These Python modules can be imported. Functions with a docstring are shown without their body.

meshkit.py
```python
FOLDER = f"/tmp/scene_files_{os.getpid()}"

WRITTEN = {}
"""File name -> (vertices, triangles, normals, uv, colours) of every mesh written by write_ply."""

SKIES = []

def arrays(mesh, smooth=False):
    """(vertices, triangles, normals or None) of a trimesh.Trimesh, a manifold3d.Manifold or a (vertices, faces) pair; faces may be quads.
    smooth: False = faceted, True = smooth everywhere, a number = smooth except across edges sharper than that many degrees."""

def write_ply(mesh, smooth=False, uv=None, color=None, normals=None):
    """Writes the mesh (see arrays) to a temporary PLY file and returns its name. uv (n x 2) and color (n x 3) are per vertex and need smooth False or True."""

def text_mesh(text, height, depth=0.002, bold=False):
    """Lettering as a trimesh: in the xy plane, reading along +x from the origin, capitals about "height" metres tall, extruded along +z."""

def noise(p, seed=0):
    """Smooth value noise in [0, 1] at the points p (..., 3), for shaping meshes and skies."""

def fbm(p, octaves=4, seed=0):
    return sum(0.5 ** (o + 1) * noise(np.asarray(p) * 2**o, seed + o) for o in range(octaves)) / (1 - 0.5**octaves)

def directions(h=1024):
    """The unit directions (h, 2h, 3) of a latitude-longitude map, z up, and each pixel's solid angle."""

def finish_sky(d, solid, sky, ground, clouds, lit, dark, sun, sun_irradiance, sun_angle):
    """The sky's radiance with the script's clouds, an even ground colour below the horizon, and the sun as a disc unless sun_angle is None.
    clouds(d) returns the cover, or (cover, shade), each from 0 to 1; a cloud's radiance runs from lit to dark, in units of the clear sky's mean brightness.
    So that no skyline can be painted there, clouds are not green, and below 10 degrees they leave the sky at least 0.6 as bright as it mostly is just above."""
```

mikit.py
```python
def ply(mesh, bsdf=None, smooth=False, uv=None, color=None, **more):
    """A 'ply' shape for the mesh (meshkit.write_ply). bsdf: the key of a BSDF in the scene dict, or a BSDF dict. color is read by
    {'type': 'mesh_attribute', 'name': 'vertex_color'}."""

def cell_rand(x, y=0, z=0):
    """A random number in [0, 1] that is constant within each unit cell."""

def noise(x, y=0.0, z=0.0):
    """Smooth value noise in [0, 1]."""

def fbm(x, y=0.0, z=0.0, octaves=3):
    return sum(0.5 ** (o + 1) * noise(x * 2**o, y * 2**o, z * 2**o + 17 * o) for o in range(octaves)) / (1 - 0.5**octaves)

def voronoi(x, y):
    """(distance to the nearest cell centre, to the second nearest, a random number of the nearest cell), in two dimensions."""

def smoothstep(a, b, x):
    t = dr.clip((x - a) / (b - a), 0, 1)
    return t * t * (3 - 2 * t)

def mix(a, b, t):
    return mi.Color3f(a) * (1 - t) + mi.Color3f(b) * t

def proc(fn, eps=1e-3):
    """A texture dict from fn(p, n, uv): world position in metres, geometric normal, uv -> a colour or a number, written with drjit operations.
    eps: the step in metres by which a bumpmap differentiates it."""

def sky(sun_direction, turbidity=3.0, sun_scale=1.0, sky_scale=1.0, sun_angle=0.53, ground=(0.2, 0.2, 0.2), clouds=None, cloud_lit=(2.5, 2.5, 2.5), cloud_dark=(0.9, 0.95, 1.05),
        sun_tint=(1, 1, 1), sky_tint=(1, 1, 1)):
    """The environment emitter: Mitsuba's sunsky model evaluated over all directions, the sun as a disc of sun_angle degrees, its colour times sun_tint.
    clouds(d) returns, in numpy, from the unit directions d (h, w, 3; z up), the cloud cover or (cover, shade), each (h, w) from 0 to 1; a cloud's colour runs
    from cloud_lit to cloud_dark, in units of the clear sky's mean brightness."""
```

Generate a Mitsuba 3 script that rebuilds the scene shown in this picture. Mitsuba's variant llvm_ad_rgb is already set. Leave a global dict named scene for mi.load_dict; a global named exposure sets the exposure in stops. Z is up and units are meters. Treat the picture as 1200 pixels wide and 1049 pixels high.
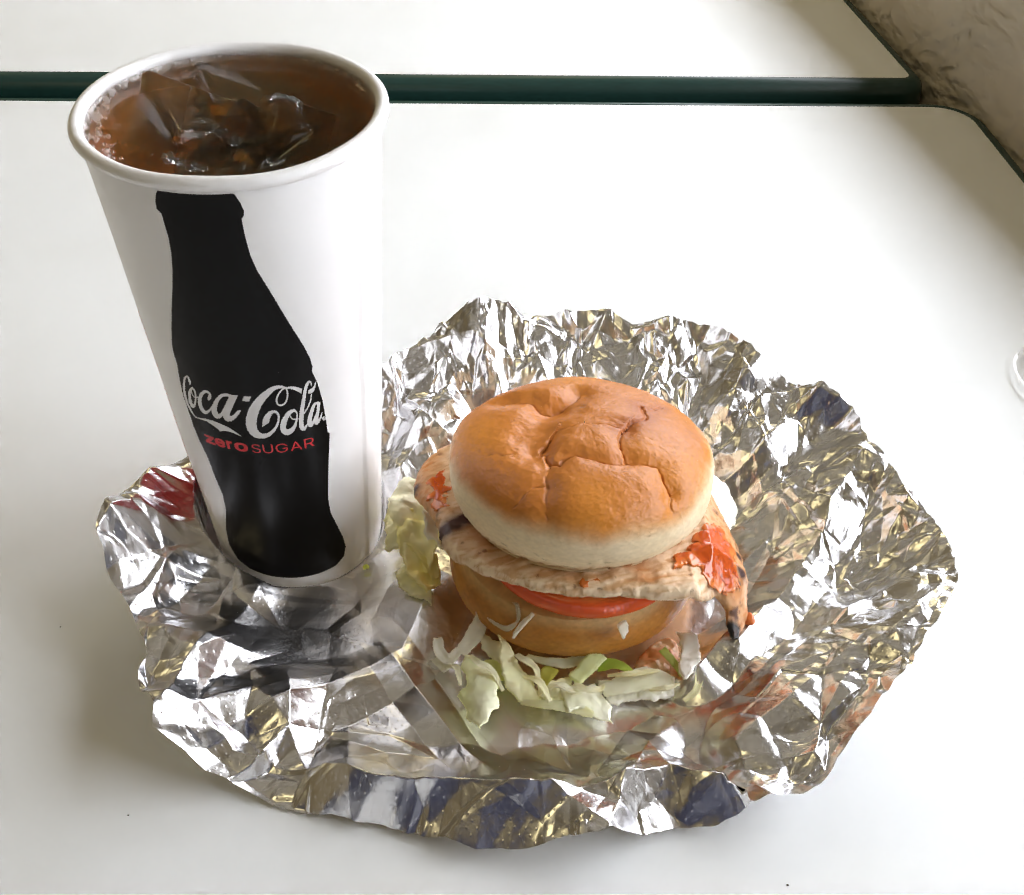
import math
import numpy as np
import drjit as dr
import mitsuba as mi
import trimesh
import shapely
from shapely.geometry import Polygon, Point, LineString
from scipy.spatial import Delaunay, ConvexHull
from scipy.interpolate import LinearNDInterpolator
import mikit
import meshkit
from mikit import proc, fbm, noise, smoothstep, mix

T = mi.ScalarTransform4f
scene, labels = {}, {}
rng = np.random.default_rng(7)

# ------------------------------------------------------------------ camera, light, exposure
PITCH, YAW, ROLL, EYE = .7463, .0335, .0218, np.array([0, 0, .3219])
fw = np.array([math.sin(YAW) * math.cos(PITCH), math.cos(YAW) * math.cos(PITCH), -math.sin(PITCH)])
ri = np.cross(fw, [0, 0, 1]); ri /= np.linalg.norm(ri)
up = np.cross(ri, fw)
up = -math.sin(ROLL) * ri + math.cos(ROLL) * up
scene['camera'] = {'type': 'perspective', 'fov_axis': 'x', 'fov': math.degrees(2 * math.atan(600 / 1289.9)), 'near_clip': .01, 'far_clip': 50.0,
                   'to_world': T().look_at(origin=EYE.tolist(), target=(EYE + fw).tolist(), up=up.tolist())}
exposure = 0.02
# even warm glow from all round, standing for the unseen room's indoor light
scene['room_light'] = {'type': 'constant', 'radiance': {'type': 'rgb', 'value': [.17, .130, .066]}}
WINDOW_LIGHT = [6.75, 7.0, 7.45]
LAMP_LIGHT = [3.2, 2.7, 1.4]


def tag(key, label=None, cat=None, group=None, kind=None):
    d = {}
    if label: d['label'] = label
    if cat: d['category'] = cat
    if group: d['group'] = group
    if kind: d['kind'] = kind
    labels[key] = d


def add(key, mesh, bsdf, smooth=30, color=None, uv=None, **more):
    scene[key] = mikit.ply(mesh, bsdf, smooth=True if color is not None else smooth, color=color, uv=uv, **more)


def ss(a, b, x):
    t = np.clip((np.asarray(x, float) - a) / (b - a), 0, 1)
    return t * t * (3 - 2 * t)


def n3(x, y, z, f, seed=0, o=3):
    return meshkit.fbm(np.stack([np.asarray(x) * f, np.asarray(y) * f, np.asarray(z) * f], -1) + 50.0, o, seed) - .5


def lerp(a, b, t):
    t = np.asarray(t)[..., None]
    return np.asarray(a) * (1 - t) + np.asarray(b) * t


def catmull(P, n=10, closed=False):
    P = np.asarray(P, float)
    Q = np.vstack([P[-1:], P, P[:2]]) if closed else np.vstack([2 * P[0] - P[1], P, 2 * P[-1] - P[-2]])
    o, t = [], (np.arange(n) / n)[:, None]
    for i in range(1, len(Q) - 2):
        a, b, c, d = Q[i - 1:i + 3]
        o.append(.5 * (2 * b + (c - a) * t + (2 * a - 5 * b + 4 * c - d) * t ** 2 + (3 * b - a - 3 * c + d) * t ** 3))
    if not closed:
        o.append(P[-1:])
    return np.vstack(o)


def grid_tris(n, m, wrap=False):
    """two triangles per cell of an n x m grid of points (rows, columns); wrap joins the last column to the first"""
    i, j = np.meshgrid(np.arange(n - 1), np.arange(m if wrap else m - 1), indexing='ij')
    a, b = i * m + j, i * m + (j + 1) % m
    c, d = a + m, b + m
    return np.vstack([np.stack([a, b, d], -1).reshape(-1, 3), np.stack([a, d, c], -1).reshape(-1, 3)])


def fill(poly, step):
    """points and triangles that fill a polygon evenly; n_edge of the points lie on its outline"""
    edges = []
    for ring in [poly.exterior, *poly.interiors]:
        k = max(6, int(ring.length / (step * .7)))
        edges.append(np.array([ring.interpolate(s, normalized=True).coords[0] for s in np.arange(k) / k]))
        c = np.array(ring.coords)[:-1]
        if len(c) < 400: edges.append(c)
    e = np.vstack(edges)
    _, idx = np.unique(np.round(e / (step * .05)).astype(int), axis=0, return_index=True)
    e = e[np.sort(idx)]
    x0, y0, x1, y1 = poly.bounds
    X, Y = np.meshgrid(np.arange(x0, x1, step), np.arange(y0, y1, step * .87))
    X[1::2] += step / 2
    g = np.stack([X.ravel(), Y.ravel()], -1)
    inner = poly.buffer(-step * .45)
    g = g[shapely.contains_xy(inner, g[:, 0], g[:, 1])] if not inner.is_empty else np.zeros((0, 2))
    p = np.vstack([e, g])
    t = Delaunay(p).simplices
    c = p[t].mean(1)
    t = t[shapely.contains_xy(poly, c[:, 0], c[:, 1])]
    e1, e2 = p[t[:, 1]] - p[t[:, 0]], p[t[:, 2]] - p[t[:, 0]]
    a = e1[:, 0] * e2[:, 1] - e1[:, 1] * e2[:, 0]
    t[a < 0] = t[a < 0][:, ::-1]
    return p, t[np.abs(a) > 1e-14], len(e)


def pillow(outline, zc, thick, edge, step=.0006, jag=0.0, seed=0, rough=.0, rf=300, round_=True):
    """a slab over the outline: rounded edges, mid height zc(x, y), half thickness; returns vertices, faces, edge distance, side (+1 top, -1 bottom)"""
    poly = Polygon(catmull(outline, 8, True)) if round_ else Polygon(outline)
    poly = poly.buffer(0)
    if poly.geom_type != 'Polygon': poly = max(poly.geoms, key=lambda g: g.area)
    p, t, ne = fill(poly, step)
    d = shapely.distance(shapely.points(p), poly.exterior)
    d[:ne] = 0
    q = np.clip(d / edge, 0, 1)
    h = thick * np.sqrt(np.clip(1 - (1 - q) ** 2, 0, 1))
    if jag: p = p + jag * np.column_stack([n3(p[:, 0], p[:, 1], 0 * p[:, 0], 330, seed + 7, 3), n3(p[:, 0], p[:, 1], 0 * p[:, 0], 330, seed + 8, 3)])
    mid = zc(p[:, 0], p[:, 1])
    n = rough * n3(p[:, 0], p[:, 1], 0 * p[:, 0], rf, seed) * 2 * np.minimum(q * 2, 1)
    vt = np.column_stack([p, mid + h + n])
    vb = np.column_stack([p, mid - h + n])
    keep = np.arange(len(p)) >= ne
    idx = np.full(len(p), -1); idx[:ne] = np.arange(ne); idx[keep] = len(p) + np.arange(keep.sum())
    v = np.vstack([vt, vb[keep]])
    f = np.vstack([t, idx[t][:, ::-1]])
    return v, f, np.concatenate([d, d[keep]]), np.concatenate([np.ones(len(p)), -np.ones(keep.sum())])


def ribbon(path, width, thick=.0005, cup=.15, twist=0.0, twist1=0.0, n=10, wave=.0006, seed=0):
    """a thin strip along a path: width (start, middle, end), bent across by cup"""
    c = catmull(path, n)
    k = len(c)
    s = np.linspace(0, 1, k)
    w = np.interp(s, np.linspace(0, 1, len(width)), width)
    t = np.gradient(c, axis=0); t /= np.linalg.norm(t, axis=1, keepdims=True) + 1e-12
    side = np.cross(t, [0, 0, 1.0]); side /= np.linalg.norm(side, axis=1, keepdims=True) + 1e-9
    nor = np.cross(side, t)
    a = twist + (twist1 - twist) * s
    side, nor = side * np.cos(a)[:, None] + nor * np.sin(a)[:, None], nor * np.cos(a)[:, None] - side * np.sin(a)[:, None]
    m = 9
    x = np.linspace(-.5, .5, m)
    edge = np.sqrt(np.clip(1 - (2 * np.abs(x)) ** 4, 0.02, 1))
    rows = []
    jag = 1 + .25 * n3(s * 30, s * 0, s * 0, 1, seed)[:, None]
    for sgn, xs in ((1, x), (-1, x[::-1])):
        e = edge if sgn > 0 else edge[::-1]
        off = cup * (xs[None] ** 2 * 4 - .3) * w[:, None] + sgn * thick * e[None]
        P = c[:, None] + side[:, None] * (xs[None] * w[:, None] * jag)[..., None] + nor[:, None] * off[..., None]
        rows.append(P)
    P = np.concatenate(rows, 1)
    P = P + wave * np.stack([n3(P[..., 0], P[..., 1], P[..., 2], 180, seed + 3, 2), n3(P[..., 1], P[..., 2], P[..., 0], 180, seed + 4, 2), 2 * n3(P[..., 2], P[..., 0], P[..., 1], 180, seed + 5, 2)], -1)
    mm = P.shape[1]
    f = grid_tris(k, mm, True)
    v = P.reshape(-1, 3)
    caps = []
    for r0, flip in ((0, False), ((k - 1) * mm, True)):
        v = np.vstack([v, v[r0:r0 + mm].mean(0)])
        cc = np.stack([r0 + np.arange(mm), r0 + (np.arange(mm) + 1) % mm, np.full(mm, len(v) - 1)], -1)
        caps.append(cc if flip else cc[:, ::-1])
    f = np.vstack([f] + caps)
    mesh = trimesh.Trimesh(v, f, process=False)
    if mesh.volume < 0: f = f[:, ::-1]
    return v, f


def lathe(prof, n=160, mod=None):
    """closed surface of revolution about z; mod(phi, r, z) changes radii"""
    prof = np.asarray(prof, float)
    ph = np.arange(n) / n * 2 * np.pi
    R = np.repeat(prof[:, :1], n, 1); Z = np.repeat(prof[:, 1:2], n, 1)
    PH = np.repeat(ph[None], len(prof), 0)
    if mod is not None: R, Z = mod(PH, R, Z)
    v = np.stack([R * np.cos(PH), R * np.sin(PH), Z], -1).reshape(-1, 3)
    return v, grid_tris(len(prof), n, True)


# ------------------------------------------------------------------ materials
def rgb(*c): return {'type': 'rgb', 'value': list(c)}


VC = {'type': 'mesh_attribute', 'name': 'vertex_color'}


def principled(name, color, rough, **k):
    scene[name] = {'type': 'twosided', 'bsdf': {'type': 'principled', 'base_color': color, 'roughness': rough, **k}}


laminate_rough = proc(lambda p, n, uv: .26 + .22 * fbm(p.x * 7 + 2, p.y * 11, 2.0, 3) + .1 * smoothstep(.72, .8, noise(p.x * 30 + p.y * 420, p.y * 26 - p.x * 12, 1.0)))
principled('laminate', proc(lambda p, n, uv: mix((.785, .80, .81), (.765, .775, .775), smoothstep(.45, .8, fbm(p.x * 9, p.y * 9, 1.0)))), laminate_rough, specular=.4)
principled('edge_green', rgb(.012, .042, .036), .3, specular=.5)
principled('floor_brown', rgb(.05, .04, .03), .6)
principled('paper_white', rgb(.80, .795, .80), .38, specular=.4)
principled('print_black', rgb(.0045, .0042, .0045), .3, specular=.12)
principled('print_white', rgb(.66, .65, .66), .4)
principled('print_red', rgb(.55, .012, .02), .4)
principled('bread', VC, .42, specular=.36)
principled('meat', VC, .42, specular=.35)
scene['leaf_wet'] = {'type': 'principledthin', 'base_color': VC, 'roughness': .3, 'diff_trans': 1.05, 'eta': 1.4}
principled('sauce_red', VC, .08, specular=.6, clearcoat=.6, clearcoat_gloss=.95)
principled('tomato_red', VC, .2, specular=.5)
principled('window_frame', rgb(.3, .28, .25), .4)


def foil_height(p, n, uv):
    s = .0023
    x, y = (p.x * .8 + p.y * .6) / s, (p.y * .8 - p.x * .6) / s
    cx, cy = x - dr.floor(x) - .5, y - dr.floor(y) - .5
    d = dr.sqrt(cx * cx + cy * cy)
    return .00007 * smoothstep(.19, .0, d) + .00006 * fbm(p.x * 420, p.y * 420, p.z * 420, 2)


scene['foil'] = {'type': 'twosided', 'bsdf': {'type': 'bumpmap', 'arbitrary': proc(foil_height, 1.2e-4), 'scale': 1.0,
                 'bsdf': {'type': 'roughconductor', 'material': 'Al', 'alpha': .06, 'distribution': 'ggx', 'specular_reflectance': rgb(.86, .86, .87)}}}


def wall_color(p, n, uv):
    a = fbm(p.y * 14, p.z * 22, 3.0, 4)
    return mix((.60, .53, .42), (.53, .46, .355), smoothstep(.3, .7, a))


def wall_height(p, n, uv):
    w = fbm(p.y * 16 + 3, p.z * 40 + p.y * 6, 1.0, 4)
    g = fbm(p.y * 160, p.z * 260, 4.0, 3)
    return .013 * w + .0055 * g


scene['stone'] = {'type': 'twosided', 'bsdf': {'type': 'bumpmap', 'arbitrary': proc(wall_height, 1e-3), 'scale': 1.0,
                  'bsdf': {'type': 'principled', 'base_color': proc(wall_color), 'roughness': .8}}}

# ------------------------------------------------------------------ setting: floor, wall, window, tables
add('floor', trimesh.creation.box((5, 5, .02), T_ := trimesh.transformations.translation_matrix([0, .6, -.74])), 'floor_brown', False)  # dark slab out of view below, keeps the gap between the tables dark
tag('floor', 'dark brown floor out of view below the tables, keeping the gap between them dark', kind='structure')

WDIR = np.array([-.16, 1.0]); WDIR /= np.linalg.norm(WDIR)
WN = np.array([WDIR[1], -WDIR[0]])            # away from the table
W0 = np.array([.333, .58])
SILL, LEDGE, WTOP = .14, .22, .80  # wall top and ledge out of view, sized to shade the table edge


def wallpt(s, d, z):
    q = W0 + WDIR * s + WN * d
    return [q[0], q[1], z]


def wall_box(s0, s1, d0, d1, z0, z1):
    v = np.array([wallpt(s, d, z) for s in (s0, s1) for d in (d0, d1) for z in (z0, z1)])
    return trimesh.convex.convex_hull(v)


# the stone wall's face is a displaced sheet with a body behind it
S, Z = np.meshgrid(np.linspace(-1.6, 2.2, 500), np.linspace(-.7, SILL, 120), indexing='ij')
D = -.006 * (n3(S, Z, 0 * S, 9, 4, 4) + .6 * n3(S, Z, 0 * S, 40, 5, 3)) - .001
D[:, -1] = .004
V = (W0[None, None] + WDIR * S[..., None] + WN * D[..., None])
V = np.concatenate([V, Z[..., None]], -1).reshape(-1, 3)
f = grid_tris(500, 120)
body = wall_box(-1.6, 2.2, .006, LEDGE, -.7, SILL)
add('wall', trimesh.util.concatenate([trimesh.Trimesh(V, f, process=False), body]), 'stone', 30)
tag('wall', 'rough tan stone wall beside the tables', kind='structure')

v = np.array([wallpt(s, LEDGE + .03, z) for s, z in ((-.85, SILL + .03), (1.7, SILL + .03), (1.7, WTOP), (-.85, WTOP))])  # glowing pane out of view, placed to light the tables from the right
add('unseen_window__pane', (v, np.array([[0, 1, 2], [0, 2, 3]])[:, ::-1]), 'window_frame', False, emitter={'type': 'area', 'radiance': rgb(*WINDOW_LIGHT)})
fr = [wall_box(-.90, 1.75, LEDGE, LEDGE + .028, SILL, SILL + .045), wall_box(-.90, 1.75, LEDGE, LEDGE + .028, WTOP - .02, WTOP + .05)]
fr += [wall_box(s - .03, s + .03, LEDGE, LEDGE + .028, SILL + .046, WTOP - .021) for s in (-.85, .05, .9, 1.7)]
add('unseen_window__frame', trimesh.util.concatenate(fr), 'window_frame', False)
tag('unseen_window', 'wide daylight glazing out of view above the stone wall, lighting the tables', 'unseen_window')

for i, (x, y, z) in enumerate(((-1.5, 1.9, 1.5), (-.7, -1.0, 1.6), (.1, 2.0, 1.5))):  # lamps out of view, placed for warm light and yellow glints in the foil
    key = 'unseen_ceiling_lamp' + (f'_{i:03d}' if i else '')
    th = np.arange(48) / 48 * 2 * np.pi
    dv = np.vstack([np.column_stack([x + .34 * np.cos(th), y + .34 * np.sin(th), np.full(48, z)]), [[x, y, z]]])
    add(key + '__diffuser', (dv, np.array([[48, (k + 1) % 48, k] for k in range(48)])), 'window_frame', False, emitter={'type': 'area', 'radiance': rgb(*LAMP_LIGHT)})
    v, f = lathe([(.0002, .06), (.30, .055), (.355, .02), (.355, -.004), (.342, -.004), (.342, .001), (.0002, .004)], 64)
    add(key + '__housing', (v + np.array([x, y, z]), f), 'window_frame', 30)
    tag(key, ('round warm overhead lamp out of view to the left of the table, glinting in the foil', 'round warm overhead lamp out of view behind the viewer, glinting in the foil', 'round warm overhead lamp out of view over the far table, glinting in the foil')[i], 'lamp', 'unseen overhead lamps of the room')
principled('unseen_ceiling_paint', rgb(.44, .40, .32), .8)  # overhead slab out of view, gives the foil varied tones to reflect
add('unseen_ceiling', trimesh.creation.box((4.6, 6.5, .02), trimesh.transformations.translation_matrix([-1.6, .9, 1.72])), 'unseen_ceiling_paint', False)
tag('unseen_ceiling', 'cream painted surface overhead, out of view, reflected in the foil', kind='structure')
bk = trimesh.creation.box((1.5, .10, .95)); bk.apply_translation([0, -.62, -.02])  # navy boxes out of view, placed to show as dark patches in the foil
st = trimesh.creation.box((1.5, .42, .12)); st.apply_translation([0, -.36, -.30])
scene['navy_panel'] = {'type': 'twosided', 'bsdf': {'type': 'principled', 'base_color': rgb(.012, .018, .06), 'roughness': .35, 'specular': .5}}
add('unseen_navy_panels__upright_panel', bk, 'navy_panel', False)
add('unseen_navy_panels__flat_panel', st, 'navy_panel', False)
tag('unseen_navy_panels', 'dark navy panels out of view on the near side of the table, darkening reflections in the foil', 'flat_panel')

PROF = [(-.0006, -.0006), (-.0005, .0002), (.0002, .0004), (.003, .0001), (.006, -.0014), (.0088, -.004), (.0105, -.008), (.011, -.015), (.0105, -.022), (.008, -.028), (-.001, -.0295)]


def outline_dense(P, step=.006):
    P = np.asarray(P, float)
    ls = LineString(np.vstack([P, P[:1]]))
    k = int(ls.length / step)
    return np.array([ls.interpolate(s, normalized=True).coords[0] for s in np.arange(k) / k])


def table(key, corners, radii, label, legs):
    """white top with a rounded corner (the second of the corners), a dark edge strip all round, a pedestal"""
    poly = Polygon(corners)
    base = poly
    rnd = poly.buffer(-radii, join_style=1).buffer(radii, quad_segs=16)
    P = outline_dense(np.array(rnd.exterior.coords)[:-1], .003)
    if not rnd.exterior.is_ccw: P = P[::-1]
    t = np.roll(P, -1, 0) - np.roll(P, 1, 0); t /= np.linalg.norm(t, axis=1, keepdims=True)
    nn = np.stack([t[:, 1], -t[:, 0]], -1)
    top = trimesh.creation.extrude_polygon(Polygon(P), .03, engine='earcut'); top.apply_translation([0, 0, -.03])
    add(key + '__tabletop', top, 'laminate', 20)
    rows = np.stack([np.column_stack([P + nn * d, np.full(len(P), z)]) for d, z in PROF])
    add(key + '__edge_strip', (rows.reshape(-1, 3), grid_tris(len(PROF), len(P), True)), 'edge_green', True)
    cx, cy = legs
    ped = trimesh.util.concatenate([trimesh.creation.cylinder(.04, .68, transform=trimesh.transformations.translation_matrix([cx, cy, -.37])),
                                    trimesh.creation.cylinder(.24, .02, transform=trimesh.transformations.translation_matrix([cx, cy, -.72]))])
    add(key + '__pedestal', ped, 'edge_green', 30)
    tag(key, label, 'table')


table('table', [(-.95, -.42), (.362, -.42), (.3145, .677), (-.95, .677)], .024, 'near white laminate table with dark green edge, carrying the meal', (-.3, .13))
table('table_001', [(-.95, .7196), (.2935, .7196), (.19, 1.75), (-.95, 1.75)], .007, 'far white laminate table beyond the narrow gap, empty', (-.3, 1.2))

# ------------------------------------------------------------------ paper cup
CX, CY, CH, RB, RT = -.0725, .2989, .1796, .0315, .045
CUP = np.array([CX, CY, 0.])


def rad(z): return RB + (RT - .0025 - RB) * (np.asarray(z) - .003) / (CH - .01)


LEVEL = CH - .0048


def seam(PH, R, Z):
    a = (PH + .52 + np.pi) % (2 * np.pi) - np.pi
    soft = .00011 * np.sin(3 * PH + 35 * Z + 1) + .00007 * np.sin(5 * PH - 60 * Z) + .00006 * np.sin(2 * PH + 110 * Z)
    return R + .00045 * ss(-.012, .012, a) * ss(.42, .1, a) + soft * ss(.003, .03, Z) * ss(CH, CH - .02, Z), Z


zz = np.linspace(.003, CH - .0042, 30)
outer = [(RB - .0012, .0035), (RB - .0003, .003)] + [(rad(z), z) for z in zz]
inner = [(rad(z) - .0007, z) for z in np.append(CH - .0025, zz[::-1][:-2])]
prof = [(RB - .004, .012), (RB - .0014, .0118)] + outer + inner + [(RB - .002, .0145), (.0002, .0145)]
v, f = lathe(prof, 220, seam)
add('paper_cup__cup_wall', (v + CUP, f), 'paper_white', 30)
aa = np.linspace(0, 2 * np.pi, 25)[:-1]
BR = .0020
RC = RT - BR


def beadmod(PH, R, Z):
    a = (PH + .72 + np.pi) % (2 * np.pi) - np.pi
    k = 1 + .07 * ss(-.01, .01, a) * ss(.9, .3, a)
    w = .00025 * np.sin(PH * 3 + 1) + .00015 * np.sin(PH * 7)
    return RC + (R - RC) * k, (Z - (CH - BR)) * k + CH - BR + w


bead = [(RC + BR * math.cos(a), CH - BR + BR * math.sin(a)) for a in np.append(aa, 2 * np.pi)]
v, f = lathe(bead, 240, beadmod)
add('paper_cup__rim', (v + CUP, f), 'paper_white', True)
tag('paper_cup', 'tall white paper cup printed with a black bottle shape', 'cup')


def on_cup(poly, lift, step):
    """a flat print (outline in angle x .037 m and height) laid on the cup"""
    p, t, _ = fill(poly, step)
    ph, z = p[:, 0] / .037, p[:, 1]
    r_ = seam(ph, rad(z), z)[0] + lift
    return np.column_stack([CX + r_ * np.cos(ph), CY + r_ * np.sin(ph), z]), t


def ring(a, zmax=1):
    a = np.array(a, float).reshape(-1, 2) * [1e-4 * .037, 1e-5]
    a[:, 1] = np.minimum(a[:, 1], zmax)
    return a


# prints on the cup: angle (1e-4 rad) and height (1e-5 m), alternating
BOTTLE = [-18777,17686,-18975,17328,-19166,17072,-19193,16857,-18941,16726,-18920,16356,-18910,15915,-19023,15452,-19284,14898,-19785,14162,-20405,13378,-21054,12552,-21638,11774,-21784,11360,-21760,11065,-21739,11013,-21727,11021,-21972,10555,-22344,9604,-22321,8969,-22297,8317,-22306,8204,-22136,7619,-21649,6906,-21398,5875,-21093,5062,-21305,4251,-22417,2945,-22814,2021,-22006,1359,-20385,1105,-18218,1005,-16208,959,-13974,944,-11975,977,-10150,1063,-8954,1375,-8628,1866,-8906,2493,-9519,3317,-10077,4100,-10177,4896,-9969,5857,-9628,7107,-9411,7925,-9616,8023,-9647,8587,-9814,9484,-10097,10268,-10465,10839,-10372,11018,-10495,11355,-10858,11877,-11693,12817,-12338,13613,-12938,14367,-13416,14945,-13686,15491,-13800,16076,-13838,16673,-13664,16757,-13601,16906,-13731,17155,-13987,17436,-14106,17529,-14038,17686]
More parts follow.
